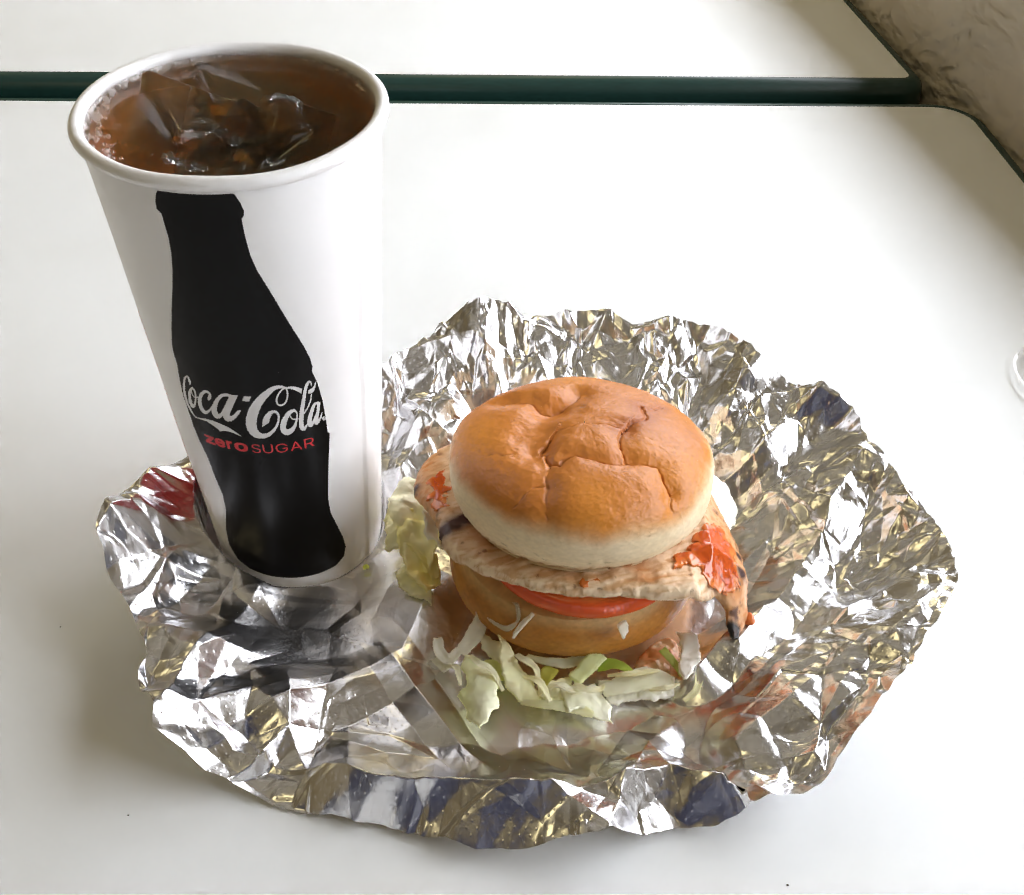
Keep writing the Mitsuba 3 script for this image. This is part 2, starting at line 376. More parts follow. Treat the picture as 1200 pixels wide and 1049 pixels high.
LOGO = [["C",[[[-21380,10494,-21479,10431,-21601,10333,-21808,10139,-21953,9992,-22045,9875,-22104,9779,-22166,9648,-22207,9519,-22222,9386,-22214,9268,-22184,9164,-22149,9103,-22010,8945,-21919,8865,-21807,8800,-21668,8745,-21539,8721,-21429,8719,-21055,8744,-20986,8739,-20332,8763,-19728,8653,-19287,8545,-19164,8445,-19038,8474,-18802,8516,-18372,8542,-17852,8503,-17361,8418,-17201,8391,-17180,8395,-17171,8403,-17176,8410,-17788,8624,-18257,8752,-18896,8837,-19578,8887,-20331,8879,-20974,8805,-21179,8789,-21389,8775,-21432,8777,-21504,8791,-21617,8843,-21731,8932,-21861,9122,-21915,9246,-21922,9352,-21894,9518,-21837,9690,-21755,9866,-21688,9976,-21632,10052,-21442,10264,-21344,10361,-21235,10457,-21176,10497,-21099,10539,-21044,10562,-21018,10566,-20976,10559,-20934,10535,-20933,10516,-20977,10397,-20983,10356,-20949,10257,-20925,10252,-20893,10260,-20868,10271,-20773,10346,-20710,10406,-20690,10443,-20703,10477,-20741,10504,-20747,10576,-20764,10601,-20816,10629,-20890,10645,-20941,10645,-20988,10639,-21095,10614,-21154,10595,-21254,10556]]]],["o",[[[-20925,10156,-21235,9999,-21303,9959,-21400,9888,-21485,9809,-21549,9740,-21629,9639,-21702,9528,-21747,9434,-21765,9354,-21760,9292,-21725,9222,-21679,9184,-21628,9164,-21586,9156,-21504,9157,-21410,9172,-21311,9200,-21252,9223,-21193,9252,-21090,9313,-20989,9386,-20879,9477,-20815,9541,-20671,9727,-20648,9736,-20507,9760,-20301,9806,-20260,9822,-20238,9843,-20247,9856,-20284,9857,-20529,9806,-20605,9793,-20619,9794,-20557,9899,-20531,9972,-20523,10068,-20546,10124,-20585,10152,-20698,10199,-20734,10199,-20825,10185,-20876,10173],[-20857,10075,-20837,10083,-20819,10085,-20750,10063,-20726,10043,-20708,9993,-20712,9931,-20735,9859,-20783,9781,-20809,9767,-20830,9765,-20859,9768,-20919,9789,-20952,9817,-20969,9851,-20969,9894,-20946,9954,-20891,10055],[-21121,9899,-21093,9913,-21067,9912,-21083,9867,-21083,9817,-21044,9763,-21000,9739,-20951,9723,-20916,9717,-20845,9715,-20838,9710,-20941,9600,-21042,9512,-21188,9404,-21269,9351,-21292,9342,-21318,9342,-21330,9398,-21325,9486,-21302,9597,-21241,9737,-21174,9835]]]],["c",[[[-20100,10015,-20268,9918,-20354,9861,-20457,9781,-20525,9717,-20598,9629,-20671,9503,-20695,9434,-20700,9360,-20674,9281,-20629,9225,-20540,9163,-20443,9122,-20342,9101,-20239,9097,-20193,9100,-20114,9110,-19997,9138,-19864,9182,-19735,9236,-19541,9324,-19328,9434,-19185,9518,-19078,9589,-18848,9749,-18835,9763,-18832,9774,-18843,9785,-18873,9790,-18903,9786,-18941,9774,-19311,9548,-19506,9449,-19659,9383,-19855,9310,-19993,9268,-20040,9267,-20091,9279,-20153,9305,-20210,9349,-20245,9406,-20257,9475,-20234,9568,-20186,9660,-20116,9753,-20014,9847,-19935,9904,-19840,9965,-19745,10016,-19633,10068,-19535,10105,-19483,10120,-19424,10132,-19359,10136,-19296,10130,-19240,10118,-19207,10104,-19201,10095,-19306,10020,-19460,9896,-19476,9878,-19481,9849,-19458,9828,-19411,9817,-19346,9819,-19274,9834,-19205,9858,-19153,9888,-19059,9971,-19024,10013,-19008,10040,-18993,10081,-18990,10117,-19002,10147,-19024,10170,-19122,10224,-19191,10245,-19240,10253,-19323,10256,-19385,10252,-19531,10231,-19647,10202,-19726,10177,-19914,10104]]]],["a",[[[-18689,9942,-18807,9875,-18920,9806,-19105,9678,-19223,9582,-19305,9507,-19371,9435,-19416,9375,-19452,9289,-19452,9238,-19434,9187,-19406,9145,-19340,9095,-19287,9072,-19224,9055,-19152,9046,-19068,9044,-18984,9049,-18858,9067,-18776,9087,-18657,9126,-18580,9158,-18446,9228,-18426,9232,-18415,9226,-18436,9160,-18298,9043,-18083,9013,-17702,9058,-17298,9213,-16880,9427,-16661,9596,-16658,9603,-16667,9608,-16869,9587,-17088,9514,-17426,9350,-17645,9290,-17759,9296,-17768,9302,-17726,9382,-17205,9795,-16634,10229,-16630,10235,-16636,10241,-17153,10233,-17194,10246,-17430,10270,-17521,10275,-17687,10270,-17865,10251,-17997,10226,-18052,10212,-18199,10164,-18416,10076,-18540,10018],[-18789,9279,-18810,9289,-18840,9322,-18862,9388,-18852,9444,-18795,9541,-18723,9627,-18635,9713,-18499,9819,-18376,9902,-18268,9965,-18124,10039,-18032,10079,-17952,10105,-17881,10122,-17827,10130,-17657,10145,-17584,10148,-17428,10139,-17425,10129,-17569,10011,-17714,9918,-18058,9674,-18390,9451,-18506,9382,-18638,9317,-18699,9293,-18749,9277,-18767,9275]]]],["hyphen",[[[-16371,10017,-16373,10009,-16361,10005,-15810,10001,-15799,10006,-15575,10197,-15572,10205,-15585,10210,-16129,10215]]]],["bigC",[[[-16526,8985,-16522,8737,-16317,8513,-15967,8374,-15572,8338,-15096,8356,-14657,8444,-14188,8636,-13845,8864,-13637,9095,-13559,9298,-13618,9457,-13811,9555,-14061,9577,-14398,9536,-14738,9395,-15005,9196,-15185,8872,-15184,8865,-15173,8861,-15161,8863,-14864,8965,-14542,9041,-14415,9210,-14186,9404,-13975,9461,-13793,9416,-13730,9278,-13843,9073,-14116,8846,-14511,8669,-14876,8576,-15212,8556,-15489,8623,-15628,8784,-15609,8996,-15451,9274,-15196,9545,-14871,9810,-14468,10048,-14017,10259,-13593,10414,-13268,10461,-13025,10441,-13015,10437,-13013,10431,-13020,10425,-13159,10378,-13287,10321,-13395,10263,-13471,10213,-13562,10142,-13614,10090,-13659,10027,-13683,9959,-13685,9914,-13673,9868,-13647,9823,-13610,9784,-13562,9753,-13526,9738,-13458,9719,-13382,9708,-13299,9705,-13215,9712,-13121,9729,-13036,9750,-12946,9782,-12900,9803,-12829,9846,-12773,9891,-12718,9946,-12659,10023,-12627,10085,-12605,10144,-12592,10201,-12588,10260,-12597,10311,-12620,10379,-12612,10387,-12407,10368,-12108,10291,-11557,10070,-11539,10075,-11434,10248,-11436,10254,-11825,10372,-12129,10442,-12442,10467,-12637,10451,-12665,10468,-12683,10475,-12705,10477,-12752,10474,-12928,10541,-13284,10594,-13662,10583,-14124,10496,-14610,10352,-15121,10152,-15594,9921,-16042,9614,-16388,9266],[-13476,9814,-13505,9838,-13528,9869,-13543,9905,-13546,9952,-13528,10006,-13503,10045,-13469,10085,-13421,10130,-13333,10198,-13270,10239,-13127,10309,-13045,10340,-12940,10374,-12837,10395,-12783,10403,-12771,10402,-12763,10396,-12718,10284,-12713,10235,-12721,10185,-12750,10098,-12778,10048,-12816,9996,-12886,9929,-12939,9889,-13027,9843,-13102,9816,-13212,9789,-13280,9780,-13361,9781,-13425,9792]]]],["o2",[[[-13699,8628,-13666,8579,-13618,8534,-13515,8474,-13431,8442,-13339,8418,-13240,8402,-13190,8398,-13139,8396,-13043,8402,-12892,8428,-12801,8454,-12703,8490,-12548,8564,-12425,8652,-12326,8751,-12243,8852,-12150,9000,-12136,9004,-11940,9005,-11914,9012,-11901,9026,-11910,9046,-11938,9058,-12097,9060,-12114,9067,-12074,9209,-12072,9269,-12083,9321,-12098,9348,-12121,9373,-12162,9405,-12227,9446,-12240,9466,-12267,9485,-12306,9499,-12353,9504,-12619,9487,-12747,9469,-12873,9436,-12977,9400,-13107,9343,-13251,9267,-13364,9193,-13447,9131,-13519,9066,-13598,8977,-13645,8907,-13677,8845,-13705,8771,-13713,8680],[-12703,9260,-12708,9267,-12703,9272,-12649,9301,-12588,9325,-12523,9343,-12379,9369,-12278,9343,-12234,9327,-12209,9308,-12198,9288,-12193,9223,-12220,9138,-12269,9064,-12281,9061,-12320,9063,-12453,9077,-12503,9088,-12547,9104,-12604,9147],[-13219,8698,-13225,8705,-13223,8732,-13196,8802,-13145,8890,-13094,8958,-13018,9037,-12911,9130,-12791,9219,-12769,9221,-12667,9111,-12610,9071,-12551,9046,-12484,9029,-12334,9008,-12325,9002,-12325,8995,-12421,8903,-12529,8821,-12656,8749,-12768,8705,-12877,8681,-12986,8668,-13055,8666,-13109,8669,-13152,8677]]]],["l",[[[-11020,9992,-11018,9984,-11005,9978,-10696,9946,-10543,9989,-10379,10096,-10229,10300,-10239,10355,-10245,10362,-10261,10366,-10272,10364,-10414,10250,-10606,10166,-10926,10115]],[[-11954,8500,-11897,8476,-11808,8454,-11722,8449,-11647,8458,-11582,8481,-11543,8505,-11369,8646,-11367,8670,-11383,8687,-11421,8704,-11466,8708,-11509,8698,-11653,8629,-11671,8629,-11682,8636,-11693,8712,-11691,8788,-11668,8899,-11626,9028,-11569,9178,-11555,9182,-11519,9179,-11495,9185,-11229,9329,-11080,9419,-11000,9477,-10898,9564,-10811,9656,-10770,9714,-10684,9894,-10696,9915,-10732,9928,-10764,9928,-10788,9916,-10857,9770,-10892,9711,-10963,9629,-11059,9542,-11174,9454,-11258,9399,-11501,9259,-11514,9257,-11527,9260,-11534,9266,-11529,9280,-11427,9506,-11108,10089,-11034,10192,-10945,10293,-10848,10375,-10809,10399,-10765,10420,-10743,10415,-10706,10371,-10685,10252,-10671,10243,-10652,10239,-10634,10241,-10623,10247,-10595,10350,-10601,10391,-10621,10423,-10653,10454,-10694,10478,-10734,10492,-10782,10499,-10847,10496,-10894,10490,-10976,10469,-11024,10452,-11088,10421,-11187,10348,-11277,10253,-11359,10151,-11551,9851,-11759,9542,-11877,9344,-11967,9164,-12051,8949,-12094,8774,-12102,8695,-12087,8623,-12045,8563,-12004,8529]]]],["a2",[[[-11329,8607,-11292,8575,-11239,8547,-11190,8531,-11157,8524,-11100,8519,-11066,8519,-11016,8526,-10943,8549,-10889,8576,-10771,8650,-10755,8648,-10746,8641,-10759,8602,-10753,8594,-10562,8529,-10319,8593,-10057,8774,-9925,8984,-9928,8992,-9941,8997,-9995,9007,-10009,9005,-10150,8861,-10295,8769,-10308,8767,-10322,8770,-10330,8778,-10342,8826,-10162,9142,-10020,9465,-10029,9476,-10193,9497,-10240,9514,-10281,9521,-10486,9527,-10543,9523,-10634,9504,-10688,9483,-10813,9410,-10953,9302,-11049,9216,-11284,8967,-11348,8886,-11380,8815,-11385,8742,-11367,8668],[-10949,8748,-10971,8748,-10983,8758,-10942,8845,-10801,9058,-10677,9214,-10580,9321,-10497,9390,-10471,9404,-10438,9413,-10389,9416,-10354,9414,-10343,9402,-10470,9106,-10564,9023,-10746,8883,-10847,8811]]]],["r",[[[-9661,8682,-9682,8718,-9728,8751,-9792,8776,-9864,8790,-9932,8789,-9988,8775,-10021,8750,-10029,8716,-10008,8681,-9963,8648,-9899,8623,-9827,8610,-9758,8610,-9702,8623,-9668,8649],[-9722,8664,-9738,8650,-9763,8641,-9837,8698,-9770,8712,-9763,8718,-9766,8727,-9783,8736,-9891,8763,-9858,8762,-9821,8756,-9785,8745,-9755,8730,-9722,8700,-9717,8681],[-9820,8636,-9858,8641,-9896,8650,-9877,8656,-9871,8680,-9810,8636],[-9936,8669,-9968,8699,-9971,8729,-9945,8752,-9927,8758,-9917,8760,-9900,8763,-9912,8756,-9931,8666],[-9854,8727,-9861,8726,-9860,8729]]]]]

add('paper_cup__bottle_print', on_cup(Polygon(ring(BOTTLE, CH - .0050)).buffer(0), .00010, .0016), 'print_black', True)
labels['paper_cup__bottle_print'] = {'label': 'black bottle silhouette'}
marks = []
for name, pieces in LOGO:
    for pc in pieces:
        g = Polygon(ring(pc[0]), [ring(h) for h in pc[1:]]).buffer(0)
        for q in getattr(g, 'geoms', [g]):
            marks.append(trimesh.Trimesh(*on_cup(q, .0002, .0008), process=False))
add('paper_cup__script_lettering', trimesh.util.concatenate(marks), 'print_white', True)
labels['paper_cup__script_lettering'] = {'label': 'white flowing script lettering reading Coca-Cola'}


def letter_poly(ch, bold):
    m = meshkit.text_mesh(ch, 1.0, .1, bold)
    tri = m.triangles[np.all(m.triangles[:, :, 2] > .09, axis=1)][:, :, :2]
    return shapely.union_all([Polygon(q).buffer(1e-4) for q in tri])


red = []
for ch, a0, a1, z0, z1, bold in [('z', -2.117, -2.003, .0768, .0806, 1), ('e', -2.005, -1.898, .0768, .0808, 1), ('r', -1.886, -1.825, .0768, .0808, 1), ('o', -1.812, -1.683, .0767, .0808, 1),
                                 ('S', -1.651, -1.570, .0766, .0807, 0), ('U', -1.553, -1.462, .0765, .0806, 0), ('G', -1.440, -1.333, .0764, .0805, 0), ('A', -1.312, -1.209, .0763, .0804, 0), ('R', -1.188, -1.095, .0763, .0806, 0)]:
    g = letter_poly(ch, bool(bold))
    if bold: g = g.buffer(.03)
    x0, y0, x1, y1 = g.bounds
    g = shapely.affinity.affine_transform(g, [(a1 - a0) * .037 / (x1 - x0), 0, 0, (z1 - z0) / (y1 - y0), a0 * .037 - x0 * (a1 - a0) * .037 / (x1 - x0), z0 - y0 * (z1 - z0) / (y1 - y0)])
    for q in getattr(g, 'geoms', [g]):
        red.append(trimesh.Trimesh(*on_cup(q.buffer(0), .0002, .0006), process=False))
add('paper_cup__red_lettering', trimesh.util.concatenate(red), 'print_red', True)
labels['paper_cup__red_lettering'] = {'label': 'red lettering reading zero SUGAR under the script'}
th = np.linspace(0, 2 * np.pi, 120)[:-1]
pw = lambda c: np.sign(c) * np.abs(c) ** .6
add('paper_cup__red_print', on_cup(Polygon(np.column_stack([(2.80 + .80 * pw(np.cos(th))) * .037, .075 + .055 * pw(np.sin(th))])), .0001, .0016), 'print_red', True)
labels['paper_cup__red_print'] = {'label': 'red print around the back of the cup'}

# ------------------------------------------------------------------ ice, cola, foam
COLA_IOR = 1.333
scene['cola_medium'] = {'type': 'homogeneous', 'albedo': rgb(.98, .25, .05), 'sigma_t': rgb(.22, .57, .95), 'scale': 64.0}
scene['cola_surface'] = {'type': 'dielectric', 'int_ior': COLA_IOR, 'ext_ior': 1.0}
scene['ice_medium'] = {'type': 'homogeneous', 'albedo': rgb(.985, .975, .96), 'sigma_t': rgb(.9, .9, .9), 'scale': 4.0}
scene['ice_surface'] = {'type': 'dielectric', 'int_ior': 1.30, 'ext_ior': COLA_IOR}
ICE = [(-.017, .006, .034, .25, .55, .5), (.004, -.012, .033, .5, -.3, 1.2), (.020, .004, .030, -.45, .4, .2), (-.001, .021, .032, .35, .15, 2.0), (.015, -.020, .026, .6, .2, .9)]
hulls = []
for i, (x, y, s, a, b, c) in enumerate(ICE):
    pts = np.array([[p, q, r] for p in (-1, 1) for q in (-1, 1) for r in (-1, 1)], float) * s / 2 * (.8 + .3 * rng.random((8, 3)))
    sm_ = np.vstack([pts + d * s * .07 for d in trimesh.creation.icosphere(1).vertices])
    M = trimesh.transformations.euler_matrix(a, b, c)[:3, :3]
    sm_ = sm_ @ M.T
    sm_[:, 2] -= sm_[:, 2].max() - ((.0075, .0060, .0072, .0040, .0050)[i])
    q_ = sm_ + [x, y, LEVEL]; lim = rad(q_[:, 2]) - .0016; hr = np.hypot(q_[:, 0], q_[:, 1]); kk = np.minimum(1, lim / hr)
    sm_[:, :2] = q_[:, :2] * kk[:, None] - [x, y]
    hulls.append(trimesh.convex.convex_hull(sm_ + [x, y, LEVEL]))
rr_ = np.linspace(0, 1, 110); pp = np.arange(300) / 300 * 2 * np.pi
RL = rad(LEVEL) - .00055
Rg, Pg = np.meshgrid(rr_ * RL, pp, indexing='ij')
Xg, Yg = Rg * np.cos(Pg), Rg * np.sin(Pg)
Zs = LEVEL + .0005 * n3(Xg, Yg, 0 * Xg, 130, 3, 2) + .0016 * ss(.93, 1.0, rr_)[:, None] ** 2
for h in hulls:
    nrm, off = h.face_normals, (h.face_normals * h.triangles[:, 0]).sum(1)
    P2 = np.stack([Xg.ravel(), Yg.ravel()], -1)
    upf, dnf = nrm[:, 2] > .05, nrm[:, 2] < -.05
    zt = ((off[upf] - P2 @ nrm[upf, :2].T) / nrm[upf, 2]).min(1)
    zb = ((off[dnf] - P2 @ nrm[dnf, :2].T) / nrm[dnf, 2]).max(1)
    zt = np.where(zt > zb, zt, -1).reshape(Xg.shape)
    k = .00025
    a_, b_ = Zs, np.maximum(zt, Zs - .004) + .0003
    hh = np.clip(.5 + .5 * (b_ - a_) / k, 0, 1)
    Zs = a_ * (1 - hh) + b_ * hh + k * hh * (1 - hh)
top = np.stack([Xg, Yg, Zs], -1).reshape(-1, 3)
ft = grid_tris(110, 300, True)
sidez = np.linspace(LEVEL - .003, .016, 12)
rows = np.vstack([np.column_stack([(rad(z) - .00055) * np.cos(pp), (rad(z) - .00055) * np.sin(pp), np.full(300, z)]) for z in sidez] + [np.column_stack([.0001 * np.cos(pp), .0001 * np.sin(pp), np.full(300, .016)])])
nt = len(top)
fs = grid_tris(14, 300, True) + (nt - 300)
v = np.vstack([top, rows])
m = trimesh.Trimesh(v + CUP, np.vstack([ft, fs]), process=False)
if m.volume < 0: m.invert()
add('cola_drink', m, 'cola_surface', 40, interior={'type': 'ref', 'id': 'cola_medium'})
tag('cola_drink', 'brown fizzy cola drink filling the paper cup', 'drink')
ICEL = ['clear ice cube at the left side of the cola', 'clear ice cube near the front rim of the cup', 'clear ice cube at the right side of the cola', 'clear ice cube at the back of the cola', 'small clear ice cube at the front right of the cola']
for i, h in enumerate(hulls):
    key = 'ice_cube' + (f'_{i:03d}' if i else '')
    add(key, (h.vertices + CUP, h.faces), 'ice_surface', 25, exterior={'type': 'ref', 'id': 'cola_medium'}, interior={'type': 'ref', 'id': 'ice_medium'})
    tag(key, ICEL[i], 'ice cube', 'ice cubes in the cola')
scene['bubble_film'] = {'type': 'thindielectric', 'int_ior': 1.5, 'ext_ior': 1.0}
scene['fizz_film'] = {'type': 'dielectric', 'int_ior': 1.28, 'ext_ior': 1.0}
bub = trimesh.creation.icosphere(2)
B = []
def zsurf(x, y):
    i = np.clip(np.hypot(x, y) / RL * 109, 0, 109).round().astype(int); j = (np.arctan2(y, x) / (2 * np.pi) * 300).round().astype(int) % 300
    return Zs[i, j]
def bubble(x, y, r): B.append(np.array(bub.vertices) * r + [x, y, float(zsurf(x, y)) + r * .35])
for k in range(230):                              # a band along the left wall
    a = np.radians(rng.uniform(130, 245)); w = np.exp(-((np.degrees(a) - 195) / 32) ** 2)
    d = RL - .0007 - abs(rng.normal(0, .0001 + .0042 * w)); r = rng.uniform(.0003, .0010)
    bubble(d * np.cos(a), d * np.sin(a), r)
for k in range(110):                              # a thin line along the back wall
    a = np.radians(rng.uniform(25, 140)); bubble((RL - .0008 - abs(rng.normal(0, .0006))) * np.cos(a), (RL - .0008) * np.sin(a), rng.uniform(.0003, .0007))
NB = len(B)
for (x0, y0, x1, y1, k) in ((-.012, .012, -.006, -.012, 60), (-.006, -.012, .006, -.016, 60), (.012, .004, .022, -.006, 45), (-.018, -.022, -.004, -.030, 40), (.004, -.031, .020, -.026, 36)):
    for _ in range(k):
        t = rng.random(); x, y = x0 + (x1 - x0) * t + rng.normal(0, .0014), y0 + (y1 - y0) * t + rng.normal(0, .0010)
        if math.hypot(x, y) < RL - .001: bubble(x, y, rng.uniform(.0003, .0010))
for key, part, film, lb in (('foam_bubbles', B[:NB], 'bubble_film', 'small clear bubbles in a band along the wall of the cup on the cola'), ('fizz_bubbles', B[NB:], 'fizz_film', 'small shiny bubbles in lines between the ice cubes on the cola')):
    ff = np.vstack([bub.faces + i * len(bub.vertices) for i in range(len(part))])
    add(key, (np.vstack(part) + CUP, ff), film, True)
    tag(key, lb, 'bubbles', kind='stuff')

# ------------------------------------------------------------------ foil
# shapes in tenths of a millimetre
FOIL = [(-1136,3106,300),(-1250,2966,340),(-1357,2818,360),(-1308,2689,340),(-1327,2577,330),(-1283,2487,300),(-1211,2409,280),(-1124,2243,240),(-1107,2122,220),(-1009,2008,220),(-1006,1937,200),(-923,1913,150),(-720,1842,90),(-445,1734,60),(-180,1663,40),(-23,1625,40),(184,1604,40),(341,1616,40),(462,1665,50),(611,1700,60),(736,1674,80),(881,1707,120),(979,1730,180),(1155,1923,250),(1321,2080,300),(1489,2298,330),(1636,2555,340),(1625,2657,340),(1548,2916,320),(1473,3083,340),(1462,3260,360),(1336,3344,400),(1224,3400,420),(1076,3472,450),(927,3661,480),(820,3709,540),(613,3703,470),(471,3751,500),(328,3772,520),(169,3775,460),(7,3785,540),(-136,3780,500),(-278,3678,420),(-410,3571,360),(-593,3517,300),(-826,3405,280),(-1007,3250,280)]
LIP = [(-724,1972,200),(-499,1878,200),(-335,1802,200),(-126,1772,200),(186,1789,200),(397,1810,200),(586,1838,200),(764,1792,200),(859,1669,200)]
RIDGES = [[[[-1006,1937,200],[-771,2062,160],[-540,2208,140],[-293,2382,120],[-214,2611,100]],0.016,0.006],[[[-391,2448,60],[-198,2159,60],[-24,1917,80]],0.009,0.0035],[[[568,2019,60],[446,1828,120]],0.01,0.004],[[[725,2242,80],[841,2356,120],[972,2434,140]],0.012,0.008],[[[870,2313,80],[1087,2562,150],[1431,3034,250]],0.012,0.006],[[[869,1991,100],[1175,2187,200],[1512,2396,300]],0.014,0.006],[[[963,2191,100],[1286,2403,200],[1613,2632,300]],0.012,0.005],[[[257,3498,200],[189,3717,300],[7,3842,500]],0.012,0.006],[[[-30,3658,300],[-339,3191,100]],0.014,0.006],[[[947,3086,200],[1330,3318,400]],0.012,0.005],[[[807,1941,80],[882,1713,120]],0.01,0.005],[[[-1243,2734,200],[-1307,2584,300]],0.014,0.007],[[[-1074,2347,100],[-794,2324,80]],0.012,0.005],[[[-814,2623,40],[-974,2205,100],[-1016,2021,200]],0.01,0.004]]
CRACKS = {"main":[[-108,-52,360],[-154,-142,353],[-134,-157,353],[-128,-202,349],[-133,-232,345],[-124,-215,348],[-92,-223,349],[-70,-193,354],[-25,-184,356],[23,-205,354],[87,-217,350],[130,-202,349],[179,-208,343],[225,-201,337],[231,-223,332],[239,-264,320],[253,-285,309],[267,-303,295]],"vert":[[-135,-232,344],[-141,-271,336],[-138,-313,326],[-144,-357,306],[-144,-414,265]],"lowleft":[[-140,-312,325],[-168,-313,320],[-200,-326,308],[-236,-352,280],[-252,-370,250]],"pleft":[[-269,208,326],[-176,177,348],[-142,137,355],[-90,129,358],[-49,155,357],[6,225,351]],"dentL":[[-91,111,359],[-138,45,359],[-171,-47,356],[-177,-133,352]],"mid":[[-99,-30,361],[-47,-23,362],[22,-4,362],[74,-3,361],[123,-27,360]],"right":[[136,-19,359],[117,-66,359],[115,-138,356],[116,-177,353],[129,-204,349]],"burn":[[209,146,347],[216,100,350],[210,55,352],[152,6,358],[131,-27,359]],"burn2":[[217,110,349],[247,127,343],[289,165,329]],"left":[[-340,-144,315],[-294,-142,330],[-270,-155,335],[-236,-143,343]],"b2":[[267,-303,295],[263,-336,277],[265,-359,251]]}
CHICKEN = [(-156,3069,400),(-230,3001,410),(-260,2839,410),(-206,2725,420),(-161,2618,420),(-143,2511,420),(-24,2406,440),(143,2323,450),(308,2283,450),(475,2283,440),(619,2296,410),(718,2327,380),(806,2361,320),(817,2314,270),(850,2308,240),(889,2344,240),(895,2416,280),(884,2489,330),(857,2581,360),(817,2677,380),(795,2902,380)]
FC = np.array([.02, .265])
o = np.array(FOIL) * 1e-4
an = np.arctan2(o[:, 1] - FC[1], o[:, 0] - FC[0]); rd = np.hypot(o[:, 1] - FC[1], o[:, 0] - FC[0])
k = np.argsort(an); an, rd, oz = an[k], rd[k], o[k, 2]
ext = lambda q: np.concatenate([q, q, q])
an3 = np.concatenate([an - 2 * np.pi, an, an + 2 * np.pi])
NT, NU = 1500, 360
ph = np.linspace(-np.pi, np.pi, NT + 1)[:-1]
Rt = np.interp(ph, an3, ext(rd)); Zt = np.interp(ph, an3, ext(oz))


def saw(n, amp, seed):
    g = np.random.default_rng(seed); y = g.normal(0, amp, n); y = np.append(y, y[0])
    return np.interp((ph + np.pi) / (2 * np.pi) * n, np.arange(n + 1), y)


Rt = Rt + saw(24, .0016, 4) + saw(70, .0007, 1) + saw(260, .0003, 2)
Zt = np.maximum(Zt + saw(34, .0012, 3), .003)
U = np.linspace(0, 1, NU) ** .8
U, PHI = np.meshgrid(U, ph, indexing='ij')
RR = U * Rt[None]
X, Y = FC[0] + RR * np.cos(PHI), FC[1] + RR * np.sin(PHI)


def facets(spacing, amp, seed, stretch=None):
    """a sheet of random flat triangles with sharp creases"""
    g = np.random.default_rng(seed)
    x, y = X.ravel(), Y.ravel()
    if stretch is not None:
        a, kk = stretch
        x, y = (x * np.cos(a) + y * np.sin(a)) / kk, y * np.cos(a) - x * np.sin(a)
    n = int((x.max() - x.min() + .04) * (y.max() - y.min() + .04) / spacing ** 2)
    P = np.column_stack([g.uniform(x.min() - .02, x.max() + .02, n), g.uniform(y.min() - .02, y.max() + .02, n)])
    return LinearNDInterpolator(P, g.normal(0, amp, n), fill_value=0)(x, y).reshape(X.shape)


def seg(P, width, amp):
    """a sharp ridge along a polyline"""
    P = np.array(P)[:, :2] * 1e-4
    d = shapely.distance(shapely.points(X.ravel(), Y.ravel()), LineString(P)).reshape(X.shape)
    return amp * np.clip(1 - d / width, 0, 1)


floor_ = .0022
# front lip: rises to a crest and falls again outside it
lip = np.array(LIP) * 1e-4
la, lr = np.arctan2(lip[:, 1] - FC[1], lip[:, 0] - FC[0]), np.hypot(lip[:, 1] - FC[1], lip[:, 0] - FC[0])
k = np.argsort(la); LR = np.interp(ph, la[k], lr[k]) + saw(34, .0016, 5)
LH = .0160 + saw(30, .0022, 6)
wf = ss(-2.55, -2.2, ph) * ss(-.75, -1.05, ph)
t = RR
rise = ss(0, 1, np.clip((t - (LR - .026)) / .026, 0, 1)) * np.where(t < LR, 1, 0) + np.where(t >= LR, 1, 0)
zf = floor_ + LH[None] * np.clip((t - (LR - .024)) / .024, 0, 1) ** 1.4
out_ = np.clip((t - LR) / np.maximum(Rt[None] - LR, .004), 0, 1)
zf = zf * (1 - out_) + out_ * Zt[None]
zs = floor_ + (Zt[None] - floor_) * np.clip((U - .45) / .55, 0, 1) ** 1.25
Zb = zs * (1 - wf) + zf * wf
dcup = np.hypot(X - CX, Y - CY); dbun = np.hypot(X - .033, Y - .275)
left = ss(.0, -.06, X)
A = .16 + .84 * ss(.50, .88, U)
A = A * (1 - .45 * ss(.02, .05, X) * ss(.26, .23, Y) * ss(.95, .8, U))
A = np.maximum(A, .9 * wf * ss(.72, .82, U)) * (1 - .55 * wf * ss(.80, .66, U))
A = A * ss(.030, .050, dcup) * (.25 + .75 * ss(.040, .054, dbun))
mirror = np.exp(-((X + .058) / .030) ** 2 - ((Y - .246) / .019) ** 2)      # smooth patch in front of the cup
A = A * (1 - .72 * np.clip(mirror * 1.2, 0, 1))
calm = np.clip(ss(.02, -.03, X) * ss(.31, .26, Y) * .6 + wf * .5, 0, .75)
Zc = facets(.030, .0048, 11) + facets(.015, .0026, 12) + facets(.0070, .0008, 13) * (1 - calm)
fine = facets(.0034, .00016, 14) * (1 - calm)
right = ss(.07, .10, X) * ss(.33, .28, Y)
Zc = Zc * (1 - .55 * right) + right * (facets(.020, .0036, 15, (.75, 1.8)) + facets(.0095, .0019, 16, (.75, 1.3)) + facets(.0052, .0007, 19))
back = ss(.30, .34, Y)
Zc = Zc + ss(-.085, -.10, X) * ss(.235, .25, Y) * facets(.008, .0014, 28) + back * (facets(.010, .0014, 17) + facets(.0052, .0008, 18))
F_ = A * Zc + (.2 + .8 * ss(.4, .9, A)) * fine * ss(.03, .045, dcup)
F_ = F_ + .0042 * n3(X, Y, 0 * X, 38, 25, 2) * ss(.0, .02, .255 - Y) * ss(.047, .060, dbun) * (1 - np.clip(mirror * 1.5, 0, 1)) + (facets(.012, .0012, 26)) * wf * ss(.75, .85, U)
for P, w, a in RIDGES: F_ = F_ + seg(P, w, a) * ss(.033, .045, dcup) * (.3 + .7 * ss(.04, .055, dbun)) * (1 - .85 * np.clip(mirror * 1.4, 0, 1))
